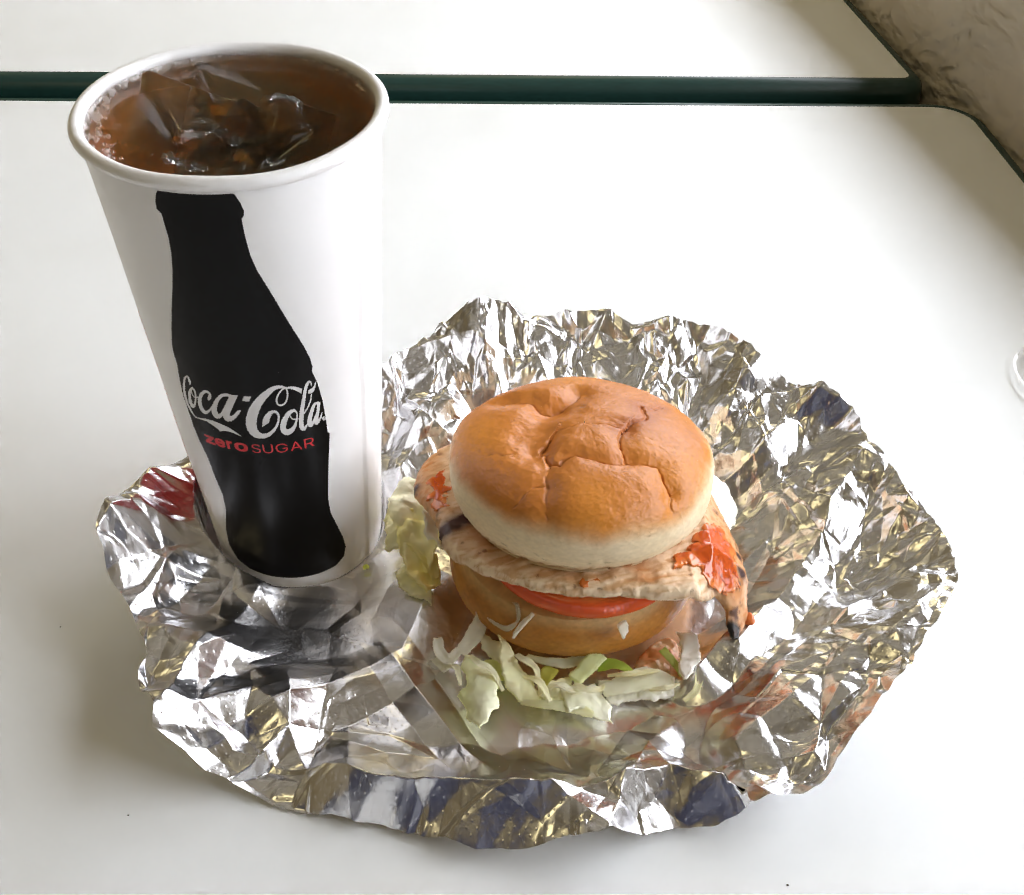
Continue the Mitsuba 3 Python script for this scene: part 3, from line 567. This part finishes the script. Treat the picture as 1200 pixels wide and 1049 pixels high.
F_ = F_ + .00018 * n3(X, Y, 0 * X, 160, 2, 2)
Zf = Zb + F_
mm = .78 * mirror
Zf = Zf * (1 - mm) + (.0028 + .012 * np.maximum(.235 - Y, 0)) * mm + facets(.013, .00042, 27) * mirror
Zf = np.where(dbun < .06, np.minimum(Zf, .0042 + .25 * np.maximum(dbun - .03, 0)), Zf)
Zf = np.where(dcup < .036, np.minimum(Zf, .0027 + 1.5 * np.maximum(dcup - .0315, 0)), Zf)
Zf = np.where(Zf < .0015, .0008 + .0007 * np.exp((Zf - .0015) / .004), Zf)
fade = A * (.25 + .75 * ss(1.0, .93, U)) * (1 - .5 * calm)
HX = (facets(.022, .0017, 21) + facets(.010, .0005, 22)) * fade; HY = (facets(.022, .0017, 23) + facets(.010, .0005, 24)) * fade
v = np.stack([X + HX, Y + HY, Zf], -1).reshape(-1, 3)
add('foil_wrapper', (v, grid_tris(NU, NT, True)), 'foil', True, uv=v[:, :2] * 1.0)
tag('foil_wrapper', 'crumpled silver foil sheet spread open under the sandwich and cup', 'foil')


def foil_z(x, y):
    r_ = np.hypot(x - FC[0], y - FC[1]); a = np.arctan2(y - FC[1], x - FC[0])
    j = ((a + np.pi) / (2 * np.pi) * NT).astype(int) % NT
    i = np.clip((r_ / Rt[j]) ** 1.25 * (NU - 1), 0, NU - 1).astype(int)
    return Zf[i, j]


# ------------------------------------------------------------------ sandwich
BX, BY, BZ = .0329, .2740, .0426
R_, H_, ZB = .0463, .0362, .0174


def bun_r(z, R, H, zb, n=2.7, m=2.25, rb=.80):
    up_ = np.clip((z - zb) / (H - zb), 0, 1); dn = np.clip((zb - z) / zb, 0, 1) * (1 - rb ** m) ** (1 / m)
    return np.where(z > zb, R * (1 - up_ ** n) ** (1 / n), R * (1 - dn ** m) ** (1 / m))


CR = {k: np.array(q) * 1e-4 for k, q in CRACKS.items()}
nz, nph = 300, 900
s = np.linspace(0, 1, nz)
zp = np.where(s < .3, ZB * (s / .3), ZB + (H_ - ZB) * np.sin(np.clip((s - .3) / .7, 0, 1) * np.pi / 2))
rp = bun_r(zp, R_, H_, ZB)
under = np.array([(.0005, .002), (.02, .0015), (.036, .0005), (.0392, .0002)])
prof = np.vstack([under, np.column_stack([rp, zp])]); prof[-1, 0] = .00005
pang = np.arange(nph) / nph * 2 * np.pi
PR, PA = np.meshgrid(prof[:, 0], pang, indexing='ij'); PZ = np.repeat(prof[:, 1:], nph, 1)
x, y, z = PR * np.cos(PA), PR * np.sin(PA), PZ
nrm = np.gradient(prof, axis=0); nrm = np.stack([nrm[:, 1], -nrm[:, 0]], -1); nrm /= np.linalg.norm(nrm, axis=1, keepdims=True) + 1e-12
NX = np.stack([nrm[:, :1] * np.cos(PA), nrm[:, :1] * np.sin(PA), np.repeat(nrm[:, 1:], nph, 1)], -1)
dsp = .0065 * n3(x, y, z, 22, 1, 2) * ss(.003, .014, z) + .0008 * n3(x, y, z, 70, 2, 3) + .00032 * n3(x, y, z, 500, 3, 3) + 0.0003 * n3(PA * 12, z * 40, 0 * z, 1, 18) * ss(.028, .018, z) + .00012 * n3(x, y, z, 1800, 33, 2)
jx, jy, jz = (.0032 * n3(x, y, z, 170, q, 4) for q in (4, 5, 6))
lo = ss(.022, .010, z)
dsp += -.0010 * np.exp(-((z - .0055 - .0015 * n3(PA * 3, z, 0 * z, 1, 8)) / .0012) ** 2) * ss(.0, .002, z) * (.4 + n3(PA * 4, 0 * z, 0 * z, 1, 9) + .5)
dsp += .0005 * np.sin(PA * 46 + 9 * n3(PA * 5, z * 200, 0 * z, 1, 10)) * ss(.009, .003, z) * ss(.0, .0015, z) * .5
open_ = np.zeros_like(x); wide = np.zeros_like(x)
DEPTH = {'main': (.0011, .0006), 'vert': (.0005, .0005), 'lowleft': (.0004, .0004), 'pleft': (.0008, .0006), 'dentL': (.0030, .0065), 'mid': (.0003, .0004), 'right': (.0008, .0005), 'burn': (.0010, .0006), 'burn2': (.0004, .0006), 'left': (.0003, .0004), 'b2': (.0005, .0005)}
sel = z > .012
Q = np.stack([x + jx, y + jy, z + jz], -1)[sel]
for name, P in CR.items():
    C = catmull(P, 10)
    best = np.full(len(Q), 9.0); side = np.zeros(len(Q))
    for a, b in zip(C[:-1], C[1:]):
        d = b - a; tt = np.clip(((Q - a) @ d) / (d @ d + 1e-15), 0, 1)
        w_ = Q - a - tt[:, None] * d
        dist = np.linalg.norm(w_, axis=1)
        sd = np.sign(d[0] * (Q[:, 1] - a[1]) - d[1] * (Q[:, 0] - a[0]))
        u_ = dist < best
        best = np.where(u_, dist, best); side = np.where(u_, sd, side)
    dp, wd = DEPTH[name]
    g = np.exp(-(best / wd) ** 2)
    dsp[sel] -= dp * g
    dsp[sel] -= {'main': .0013, 'right': .0012, 'vert': .0010, 'b2': .0009, 'mid': .0005, 'lowleft': .0006}.get(name, 0) * np.exp(-(best / .0042) ** 2)
    if name == 'pleft': dsp[sel] -= .0028 * np.exp(-(best / .006) ** 2)
    dsp[sel] += dp * .7 * np.exp(-best / .006) * np.where(side < 0, 1, -.6) * (name in ('main', 'right', 'pleft', 'mid'))
    if name not in ('dentL',):
        open_[sel] = np.maximum(open_[sel], np.exp(-(best / (wd * .55)) ** 2))
    if name in ('burn', 'burn2'):
        wide[sel] = np.maximum(wide[sel], np.exp(-(best / .005) ** 2))
P3 = np.stack([x, y, z], -1) + NX * dsp[..., None]
P3[..., 2] += -.0032 * P3[..., 0] - .1722 * P3[..., 1]
P3 += [BX, BY, BZ]
col = lerp((.70, .56, .36), (.53, .195, .026), ss(.0200, .0285, z + .010 * n3(x, y, z, 45, 12, 3) + .004 * n3(PA * 9, z * 30, 0 * z, 1, 17)))
deep = ss(-.3, .5, n3(x, y, z, 28, 13, 3) * 2 + (z - .02) * 25 - .1)
col = lerp(col, (.38, .120, .019), deep * ss(.02, .03, z) * .8)
col = lerp(col, (.50, .30, .12), .55 * ss(.006, .002, z) * (z > .0003))
col = col * (1 + .20 * n3(x, y, z, 900, 14, 2))[..., None]
col = col * (1 - .25 * ss(.12, .3, n3(x, y, z, 420, 15, 3)) * ss(.018, .012, z))[..., None]
col = lerp(col, (.30, .12, .035), np.clip(open_, 0, 1) * .6)
col = lerp(col, (.24, .05, .012), wide * .55)
f = grid_tris(len(prof), nph, True)
add('chicken_sandwich__top_bun', (P3.reshape(-1, 3), f), 'bread', color=np.clip(col.reshape(-1, 3), 0, 1))
labels['chicken_sandwich__top_bun'] = {'label': 'cracked golden brown top bun'}
# bottom bun
R2, H2, ZB2 = .0462, .030, .0111
s = np.linspace(0, 1, 110)
zp = np.concatenate([ZB2 * np.sin(s[:40] / s[39] * np.pi / 2) ** 1.0, ZB2 + (.024 - ZB2) * (s[40:] - s[39]) / (1 - s[39])])
rp = np.where(zp > ZB2, R2 * (1 - .08 * ((zp - ZB2) / (.024 - ZB2)) ** 2), bun_r(zp, R2, H2, ZB2, rb=.8))
prof = np.vstack([[(.0002, .0012), (.025, .0006), (.034, .0002)], np.column_stack([rp, zp]), [(.040, .0248), (.02, .0250), (.0001, .0250)]])
n2 = 600
pang = np.arange(n2) / n2 * 2 * np.pi
PR, PA = np.meshgrid(prof[:, 0], pang, indexing='ij'); z = np.repeat(prof[:, 1:], n2, 1)
x, y = PR * np.cos(PA), PR * np.sin(PA)
k = 1 + .05 * n3(np.cos(PA), np.sin(PA), z * 10, 1.5, 21, 2) + .012 * n3(x, y, z, 240, 22, 3) + .006 * n3(x, y, z, 1300, 24, 2)
P3 = np.stack([BX + x * k, BY + .0008 + y * k, .0037 + z + .003 * n3(x, y, 0 * x, 25, 23, 2) * ss(.004, .012, z)], -1)
col = lerp((.42, .165, .026), (.48, .22, .05), ss(-.2, .3, n3(x, y, z, 110, 26, 3)))
col = lerp(col, (.58, .38, .17), ss(.018, .025, z + .004 * n3(x, y, z, 90, 27, 3)))
col = col * (1 + .35 * n3(x, y, z, 800, 28, 2))[..., None]
add('chicken_sandwich__bottom_bun', (P3.reshape(-1, 3), grid_tris(len(prof), n2, True)), 'bread', color=np.clip(col.reshape(-1, 3), 0, 1))


def chick_z(x, y):
    z = .0420 - .10 * (y - .262)
    z = z - 1.0 * np.maximum(x - .076, 0) - .9 * np.maximum(.247 - y, 0) * np.clip((x - .068) / .012, 0, 1)
    z = z - 9 * np.maximum(-.008 - x, 0) ** 2
    return z + .0022 * n3(x, y, 0 * x, 45, 31, 2)


co = np.vstack([np.array(CHICKEN)[:10, :2], [(611, 2266), (713, 2300), (782, 2365), (812, 2360), (820, 2312), (848, 2300), (900, 2355), (912, 2458), (912, 2599), (885, 2720), (850, 2840), (800, 2950)]]) * 1e-4
v, f, d, sd = pillow(np.vstack([co[:, :2], [(.070, .315), (.03, .325), (0, .318)]]), chick_z, .0040, .0050, .00045, rough=.0006, rf=240, seed=33, jag=.0014)
v = v + .0006 * np.stack([n3(v[:, 0], v[:, 1], v[:, 2], 300, q, 3) for q in (34, 35, 36)], -1) * 2
fib = n3(v[:, 0] * .5 + v[:, 1] * .3, v[:, 1] * 3 - v[:, 0], v[:, 2] * 3, 190, 37, 3)
v[:, 2] += .0007 * fib
col = lerp((.50, .29, .14), (.74, .58, .40), ss(-.22, .12, fib))
topm = ss(.2, .9, sd * ss(.001, .004, d))
brown = ss(-.05, .3, n3(v[:, 0], v[:, 1], v[:, 2], 120, 38, 3))
col = lerp(col, (.42, .17, .05), topm * (.25 + .65 * brown))
ends = np.maximum(ss(.072, .084, v[:, 0]), ss(-.010, -.022, v[:, 0]))
col = lerp(col, (.50, .18, .035), ends * (.45 + .5 * ss(-.1, .2, fib)))
tip = ss(.2350, .2305, v[:, 1]) * ss(.079, .083, v[:, 0])
col = lerp(col, (.012, .009, .008), ss(.3, .8, tip + .5 * n3(v[:, 0], v[:, 1], v[:, 2], 300, 39, 2)))
char = ss(.10, .28, n3(v[:, 0], v[:, 1], v[:, 2], 210, 40, 3)) * ends
col = lerp(col, (.05, .018, .01), char * .9)
for (a, b, r_) in ((-.0141, .2570, .0038), (-.0105, .2597, .0034), (-.0069, .2623, .0032), (-.0258, .284, .002), (.088, .247, .0018), (.0885, .255, .0016)):
    g = np.exp(-(((v[:, 0] - a) ** 2 + (v[:, 1] - b) ** 2) / r_ ** 2)) * (sd > -.5)
    col = lerp(col, (.045, .014, .01), np.clip(1.6 * g + .6 * g * n3(v[:, 0], v[:, 1], v[:, 2], 500, 41, 2), 0, 1))
spk = ss(.26, .34, n3(v[:, 0], v[:, 1], v[:, 2], 520, 42, 2))
col = lerp(col, (.16, .07, .04), spk * .7)
add('chicken_sandwich__chicken_fillet', (v, f), 'meat', color=np.clip(col, 0, 1))
labels['chicken_sandwich__chicken_fillet'] = {'label': 'grilled chicken fillet with charred tips'}
zt_ = lambda x, y: chick_z(x, y) + .0040


def sauce(key, outl, zfun, thick, seed, parent_label=None):
    v, f, d, sd = pillow(outl, zfun, thick, .006, .0004, rough=.0007, rf=280, seed=seed, jag=.0065)
    col = lerp((.56, .15, .025), (.47, .066, .005), ss(.0003, .0030, d + .003 * n3(v[:, 0], v[:, 1], v[:, 2], 200, seed + 1, 2)))
    sp = ss(.25, .32, n3(v[:, 0], v[:, 1], v[:, 2], 420, seed + 2, 2))
    add(key, (v, f), 'sauce_red', color=lerp(col, (.10, .02, .01), sp * .7))


so = np.array([(578, 2368), (645, 2440), (715, 2532), (795, 2633), (851, 2607), (881, 2515), (886, 2427), (850, 2378), (790, 2362), (735, 2345), (715, 2380), (690, 2400), (649, 2371)]) * 1e-4
so = so.mean(0) + (so - so.mean(0)) * (.88, .92)
sauce('chicken_sandwich__sauce', so, lambda x, y: zt_(x, y) + .0001, .0014, 50)
sauce('chicken_sandwich__sauce_001', np.array([(-217, 2847), (-170, 2904), (-120, 2859), (-120, 2739), (-162, 2675), (-192, 2750)]) * 1e-4, lambda x, y: zt_(x, y) - .0006, .0012, 55)
sauce('chicken_sandwich__sauce_002', [(.030, .2325), (.036, .2335), (.036, .2305), (.031, .2300)], lambda x, y: zt_(x, y) - .0006, .0012, 60)
labels['chicken_sandwich__sauce'] = {'label': 'glossy red sauce pooled on the right end of the chicken'}
# tomato slice
th = np.linspace(0, 2 * np.pi, 40)[:-1]
tz = lambda x, y: .0338 - .02 * (x - .033) - .05 * (y - .262) - 2.2 * np.maximum(np.hypot(x - .0355, y - .2655) - .030, 0) ** 1.6
v, f, d, sd = pillow(np.column_stack([.0355 + .0365 * np.cos(th), .2655 + .0365 * np.sin(th)]), tz, .0042, .0026, .0006, rough=.0003, rf=150, seed=44)
col = lerp((.62, .075, .012), (.72, .22, .06), ss(.0008, .004, d + .002 * n3(v[:, 0], v[:, 1], v[:, 2], 200, 45, 3)))
add('chicken_sandwich__tomato_slice', (v, f), 'tomato_red', color=col)

# ------------------------------------------------------------------ lettuce and onion
PALE, GREEN, YELL, WHITE = (.91, .88, .57), (.76, .80, .26), (.92, .87, .48), (.91, .90, .83)


def leaf_color(v, base, tipc, seed, rib=.0):
    c = lerp(base, tipc, ss(-.25, .25, n3(v[:, 0], v[:, 1], v[:, 2], 90, seed, 2)))
    return np.clip(c * (1 + .18 * n3(v[:, 0], v[:, 1], v[:, 2], 420, seed + 1, 3))[:, None], 0, 1)


principled('leaf_thick', VC, .33, specular=.4, flatness=.6)


def leaf(key, outl, base, tipc, bsdf='leaf_thick', lift=.002, thick=.0005, wave=.003, wf_=70, seed=0, tilt=(0, 0), z0=None, cup=0.0):
    P = np.array(outl, float)[:, :2] * 1e-4
    c = P.mean(0)
    g = float(foil_z(np.array(c[0]), np.array(c[1]))) if z0 is None else z0
    fz = lambda x, y: g + lift + wave * (n3(x, y, 0 * x, wf_, seed, 2) + .25) + tilt[0] * (x - c[0]) + tilt[1] * (y - c[1]) + cup * ((x - c[0]) ** 2 + (y - c[1]) ** 2)
    v, f, d, sd = pillow(P, fz, thick, .0009, .0005, seed=seed + 1, rough=.0007, rf=330, round_=False, jag=.0028)
    add(key, (v, f), bsdf, color=leaf_color(v, base, tipc, seed + 2))


def strip(key, path, width, base, tipc, thick=.0005, seed=0, **k):
    P = np.array(path, float) * 1e-4
    v, f = ribbon(P, width, thick, seed=seed, **k)
    add(key, (v, f), 'leaf_wet', color=leaf_color(v, base, tipc, seed))


LET = 'lettuce_shred'
ON = 'onion_sliver'
count = {}


def key_of(name):
    count[name] = count.get(name, -1) + 1
    return name + (f'_{count[name]:03d}' if count[name] else '')


def lettuce(label, outl, base, tipc, **k):
    key = key_of(LET); leaf(key, outl, base, tipc, **k); tag(key, label, 'lettuce', 'loose lettuce around the sandwich')


def lettuce_strip(label, path, width, base, tipc, **k):
    key = key_of(LET); strip(key, path, width, base, tipc, **k); tag(key, label, 'lettuce', 'loose lettuce around the sandwich')


def onion(label, path, width, **k):
    key = key_of(ON); strip(key, path, width, WHITE, (.82, .80, .68), **k); tag(key, label, 'onion', 'loose onion slivers')


def onion_leaf(label, outl, **k):
    key = key_of(ON); leaf(key, outl, WHITE, (.84, .82, .72), **k); tag(key, label, 'onion', 'loose onion slivers')


lettuce('large green lettuce piece hanging lowest in front of the sandwich', [(-70, 2319), (-25, 2301), (45, 2212), (44, 2103), (-19, 2041), (-58, 2084), (-94, 2171), (-62, 2195), (-81, 2283)], (.82, .86, .46), (.90, .91, .66), lift=.0045, wave=.007, seed=101, tilt=(.2, .12))
lettuce('pale lettuce wedge narrowing up to the bottom bun, beside the large green piece', [(50, 2411), (94, 2325), (150, 2228), (195, 2176), (187, 2125), (113, 2142), (68, 2194), (46, 2300)], (.86, .88, .54), PALE, lift=.006, wave=.005, seed=105, tilt=(-.15, .1))
lettuce('green lettuce scrap behind the large green piece', [(-25, 2301), (49, 2337), (92, 2246), (48, 2212)], GREEN, (.70, .78, .36), lift=.003, wave=.005, seed=109)
lettuce('pale square lettuce piece in the middle of the front pile', [(190, 2210), (290, 2227), (279, 2124), (233, 2115), (177, 2149)], PALE, (.80, .82, .50), lift=.004, wave=.004, seed=113, tilt=(.05, .1))
lettuce('translucent pale lettuce piece at the right of the front pile', [(251, 2193), (382, 2212), (423, 2123), (421, 2066), (373, 2073), (341, 2107), (266, 2094)], (.82, .84, .62), (.86, .86, .70), lift=.004, wave=.005, seed=117)
lettuce('pale sheet of lettuce under the left front of the bun', [(-11, 2422), (50, 2392), (93, 2300), (34, 2300), (-16, 2355)], (.78, .76, .56), PALE, lift=.003, wave=.004, seed=121)
lettuce_strip('long pale lettuce ribbon tucked along the foot of the bottom bun', [(147, 2318, 85), (225, 2281, 95), (299, 2283, 90), (375, 2319, 95), (410, 2300, 90)], (.002, .0055, .006, .003), PALE, (.70, .70, .56), seed=125, twist=.2, twist1=.5)
lettuce_strip('short light green lettuce stick lying across the long ribbon', [(303, 2203, 100), (357, 2255, 115), (396, 2301, 110)], (.0055, .006, .006), (.78, .84, .46), (.84, .88, .58), thick=.001, seed=129, cup=.08)
lettuce_strip('bright green pointed lettuce sliver right of the light green stick', [(390, 2273, 90), (460, 2265, 100), (526, 2236, 80)], (.006, .004, .0006), (.40, .54, .06), (.50, .60, .12), seed=133)
lettuce_strip('small yellow lettuce scrap in the front pile', [(190, 2206, 80), (215, 2235, 95), (233, 2262, 90)], (.0045, .0055, .0045), (.66, .58, .06), (.62, .60, .14), seed=137, thick=.0008)
lettuce_strip('thin green sliver on the red tomato pulp', [(615, 2325, 110), (648, 2278, 100), (675, 2232, 80)], (.003, .0028, .0012), (.46, .52, .10), (.56, .60, .2), seed=141, thick=.0005)
lettuce_strip('pale lettuce ribbon reaching right from the front pile', [(400, 2170, 75), (470, 2195, 85), (560, 2225, 80), (650, 2215, 70)], (.004, .008, .009, .004), (.84, .84, .68), (.88, .87, .76), seed=145, cup=.1)
lettuce_strip('narrow pale ribbon along the front edge of the pile', [(120, 2138, 70), (210, 2118, 80), (290, 2110, 75), (360, 2085, 70)], (.002, .004, .0045, .003), PALE, (.70, .70, .5), seed=149)
# the yellow clump between the cup and the sandwich
CL = 'of the yellow lettuce clump between cup and sandwich'
lettuce('broad pale leaf at the top ' + CL, [(-370, 2930), (-308, 3028), (-225, 3004), (-170, 2900), (-190, 2790), (-290, 2780), (-350, 2830)], (.93, .90, .58), (.94, .93, .72), bsdf='leaf_thick', z0=.020, lift=.002, wave=.012, wf_=95, seed=153, thick=.0007, cup=-12, tilt=(0, .12))
lettuce('yellow ruffled leaf in the middle ' + CL, [(-350, 2860), (-270, 2880), (-190, 2850), (-150, 2740), (-210, 2660), (-300, 2690)], (.92, .86, .36), YELL, bsdf='leaf_thick', z0=.018, lift=.001, wave=.014, wf_=130, seed=157, thick=.0007, cup=-16, tilt=(0, .25))
lettuce('pale leaf leaning against the cup ' + CL, [(-385, 2904), (-354, 2972), (-300, 2904), (-305, 2740), (-362, 2735)], (.84, .82, .5), (.88, .86, .66), bsdf='leaf_thick', z0=.015, lift=.001, wave=.012, wf_=120, seed=161, thick=.0007, tilt=(.3, .15))
lettuce('curled yellow leaf at the front ' + CL, [(-317, 2760), (-250, 2730), (-175, 2740), (-160, 2640), (-215, 2565), (-280, 2620)], (.92, .85, .36), (.93, .90, .58), bsdf='leaf_thick', z0=.011, lift=.001, wave=.012, wf_=120, seed=163, thick=.0007, cup=-14, tilt=(0, .3))
lettuce('whitish leaf beside the chicken ' + CL, [(-240, 2900), (-165, 2890), (-140, 2780), (-150, 2690), (-210, 2740), (-235, 2820)], (.88, .87, .66), (.90, .89, .76), bsdf='leaf_thick', z0=.021, lift=.001, wave=.010, wf_=110, seed=167, thick=.0007, tilt=(-.2, .2))
lettuce('lowest pale leaf, flat on the foil, ' + CL, [(-340, 2720), (-280, 2740), (-200, 2640), (-190, 2560), (-260, 2590), (-320, 2640)], (.82, .80, .44), (.88, .86, .62), bsdf='leaf_thick', z0=.006, lift=.001, wave=.007, wf_=110, seed=171, thick=.0006)
lettuce_strip('ribbed yellow strip lying across the front ' + CL, [(-330, 2800, 170), (-270, 2760, 190), (-210, 2700, 160), (-180, 2640, 120)], (.003, .006, .006, .003), (.84, .78, .34), (.88, .85, .55), seed=175, thick=.0008, cup=.25)
lettuce_strip('tiny green lettuce crumb on the foil in front of the cup', [(-460, 2763, 40), (-449, 2766, 46), (-440, 2764, 42)], (.0015, .002, .001), GREEN, GREEN, seed=165, n=4)
for i, (lb, P, w) in enumerate((
    ('thin pale shred curling over the large green piece', [(-50, 2290, 120), (-20, 2240, 150), (25, 2220, 130), (60, 2170, 90)], (.0015, .003, .0015)),
    ('thin pale shred standing at the foot of the bottom bun, left of the yellow scrap', [(110, 2320, 90), (130, 2270, 130), (170, 2240, 120), (185, 2190, 80)], (.002, .003, .0015)),
    ('thin whitish shred crossing the pale square piece', [(180, 2150, 90), (235, 2165, 125), (290, 2150, 115), (340, 2170, 90)], (.0015, .003, .002)),
    ('thin curled shred on top of the translucent piece', [(300, 2180, 110), (340, 2140, 135), (385, 2150, 130), (400, 2190, 100)], (.0015, .0026, .0015)),
    ('thin whitish shred below the bright green sliver', [(420, 2230, 90), (480, 2215, 115), (540, 2225, 110), (600, 2250, 90)], (.001, .0028, .0015)),
    ('thin pale shred at the outer right end of the front pile', [(560, 2180, 80), (610, 2165, 105), (660, 2190, 95)], (.0015, .003, .001)),
    ('whitish curled shred farthest right, beside the white onion sheet', [(690, 2300, 80), (730, 2240, 110), (715, 2170, 90), (670, 2140, 70)], (.0015, .0028, .0015)),
    ('short pale shred across the tip of the pale wedge', [(130, 2200, 130), (180, 2160, 150), (215, 2110, 110)], (.0015, .003, .0015)),
    ('thin pale shred between the large green piece and the notched onion sliver', [(-130, 2290, 70), (-100, 2260, 100), (-85, 2200, 80)], (.0012, .0025, .001)))):
    lettuce_strip(lb, P, w, PALE, (.88, .87, .72), seed=501 + 7 * i, thick=.0004, cup=.3, twist=.3 * ((i % 3) - 1), twist1=.5, n=14)
# onions
onion('upright curved onion sliver at the left front of the bottom bun', [(-19, 2542, 200), (-16, 2500, 160), (-16, 2448, 130), (-40, 2396, 100), (-85, 2338, 80)], (.002, .005, .0055, .006, .0045), seed=201, twist=.9, twist1=.3)
onion('hooked onion sliver stuck on the left of the bottom bun', [(-10, 2450, 165), (34, 2405, 160), (79, 2365, 175), (108, 2362, 225), (108, 2390, 280)], (.003, .0045, .005, .0055, .005), seed=205, twist=.9, twist1=1.2)
onion('short straight onion stick leaning on the bottom bun', [(98, 2316, 200), (127, 2331, 240), (162, 2355, 275)], (.004, .0045, .0045), seed=209, twist=.7, twist1=.7)
onion('notched onion sliver on the foil, farthest left of the front pile', [(-167, 2401, 80), (-159, 2342, 80), (-126, 2305, 80), (-91, 2345, 85)], (.0035, .004, .0045, .003), seed=213, cup=.25)
onion('small onion scrap on the foil below the notched sliver', [(-174, 2331, 60), (-137, 2276, 60)], (.004, .003), seed=217)
onion('little square onion chip on the front of the bottom bun', [(455, 2300, 285), (464, 2290, 265), (470, 2286, 245)], (.004, .0042, .004), seed=221, twist=.1, twist1=.1, thick=.0008)
onion_leaf('white onion sheet at the right of the bottom bun', [(670, 2388), (740, 2360), (740, 2260), (674, 2187), (655, 2242), (684, 2314)], lift=.004, wave=.004, seed=225, tilt=(.25, .1))
onion_leaf('whitish onion sheet lying flat in front of the red tomato pulp', [(385, 2237), (534, 2260), (688, 2235), (682, 2179), (540, 2157), (423, 2147)], lift=.0025, wave=.004, seed=229)
onion_leaf('rounded white onion petal standing behind the right side of the bun', [(800, 3000), (871, 2993), (921, 2975), (945, 2870), (924, 2782), (867, 2660), (830, 2685), (800, 2804)], z0=.029, lift=.0, wave=.003, seed=233, thick=.001, tilt=(-.5, .1))
# red pulp and drop
def pulp(key, label, cat, outl, thick, lift, seed, ca, cb, edge=.003, bsdf='tomato_red'):
    P = np.array(outl, float) * 1e-4; c = P.mean(0); g = float(foil_z(np.array(c[0]), np.array(c[1])))
    v, f, d, sd = pillow(P, lambda x, y: g + lift + 0 * x, thick, edge, .0005, rough=.0022, rf=260, seed=seed)
    add(key, (v, f), bsdf, color=lerp(ca, cb, ss(-.25, .25, n3(v[:, 0], v[:, 1], v[:, 2], 230, seed + 1, 3))))
    tag(key, label, cat)


pulp('tomato_pulp', 'wet red tomato pulp at the right foot of the sandwich', 'tomato', [(525, 2308), (585, 2390), (640, 2425), (687, 2407), (681, 2314), (625, 2271), (556, 2236)], .0018, .0015, 301, (.64, .26, .10), (.74, .52, .32))
pulp('sauce_drop', 'single orange sauce drop on the foil below the charred tip', 'sauce', [(888, 2375), (896, 2397), (918, 2400), (934, 2378), (926, 2354), (902, 2352)], .0014, .001, 305, (.60, .14, .03), (.66, .20, .05), .0022, 'sauce_red')
# clear lid at the right edge of the frame
lid_c = np.array([.2760, .3900, 0])
def lidprof(): return [(.0002, .0022), (.020, .0022), (.026, .0024), (.0275, .0045), (.0290, .0050), (.0305, .0046), (.0312, .0004), (.0306, .0003), (.0298, .0038), (.0290, .0042), (.0280, .0038), (.0268, .0018), (.0202, .0016), (.0002, .0016)]
scene['clear_plastic'] = {'type': 'thindielectric', 'int_ior': 1.4, 'ext_ior': 1.0}
v, f = lathe(lidprof(), 120)
m_ = trimesh.Trimesh(v + lid_c, f, process=False)
if m_.volume < 0: m_.invert()
add('plastic_lid', m_, 'clear_plastic', 40)
tag('plastic_lid', 'clear plastic lid lying on the near table at the right edge', 'lid')
# crumbs on the table
for i, (cx, cy, s, lb) in enumerate(((.0914, .1528, .0004, 'dark crumb on the table in front of the foil'), (-.1542, .2521, .0003, 'dark crumb on the table left of the foil'), (-.1122, .1777, .0003, 'tiny dark crumb at the lower left of the table'))):
    key = 'crumb' + (f'_{i:03d}' if i else '')
    m_ = trimesh.creation.icosphere(1, s); m_.vertices[:] = m_.vertices * (1, .7, .5) * (1 + .3 * rng.random((len(m_.vertices), 1))) + [cx, cy, s * .45]
    add(key, m_, 'floor_brown', 60); tag(key, lb, 'crumb', 'crumbs on the table')
tag('chicken_sandwich', 'grilled chicken sandwich on a round cracked bun with tomato and red sauce', 'sandwich')
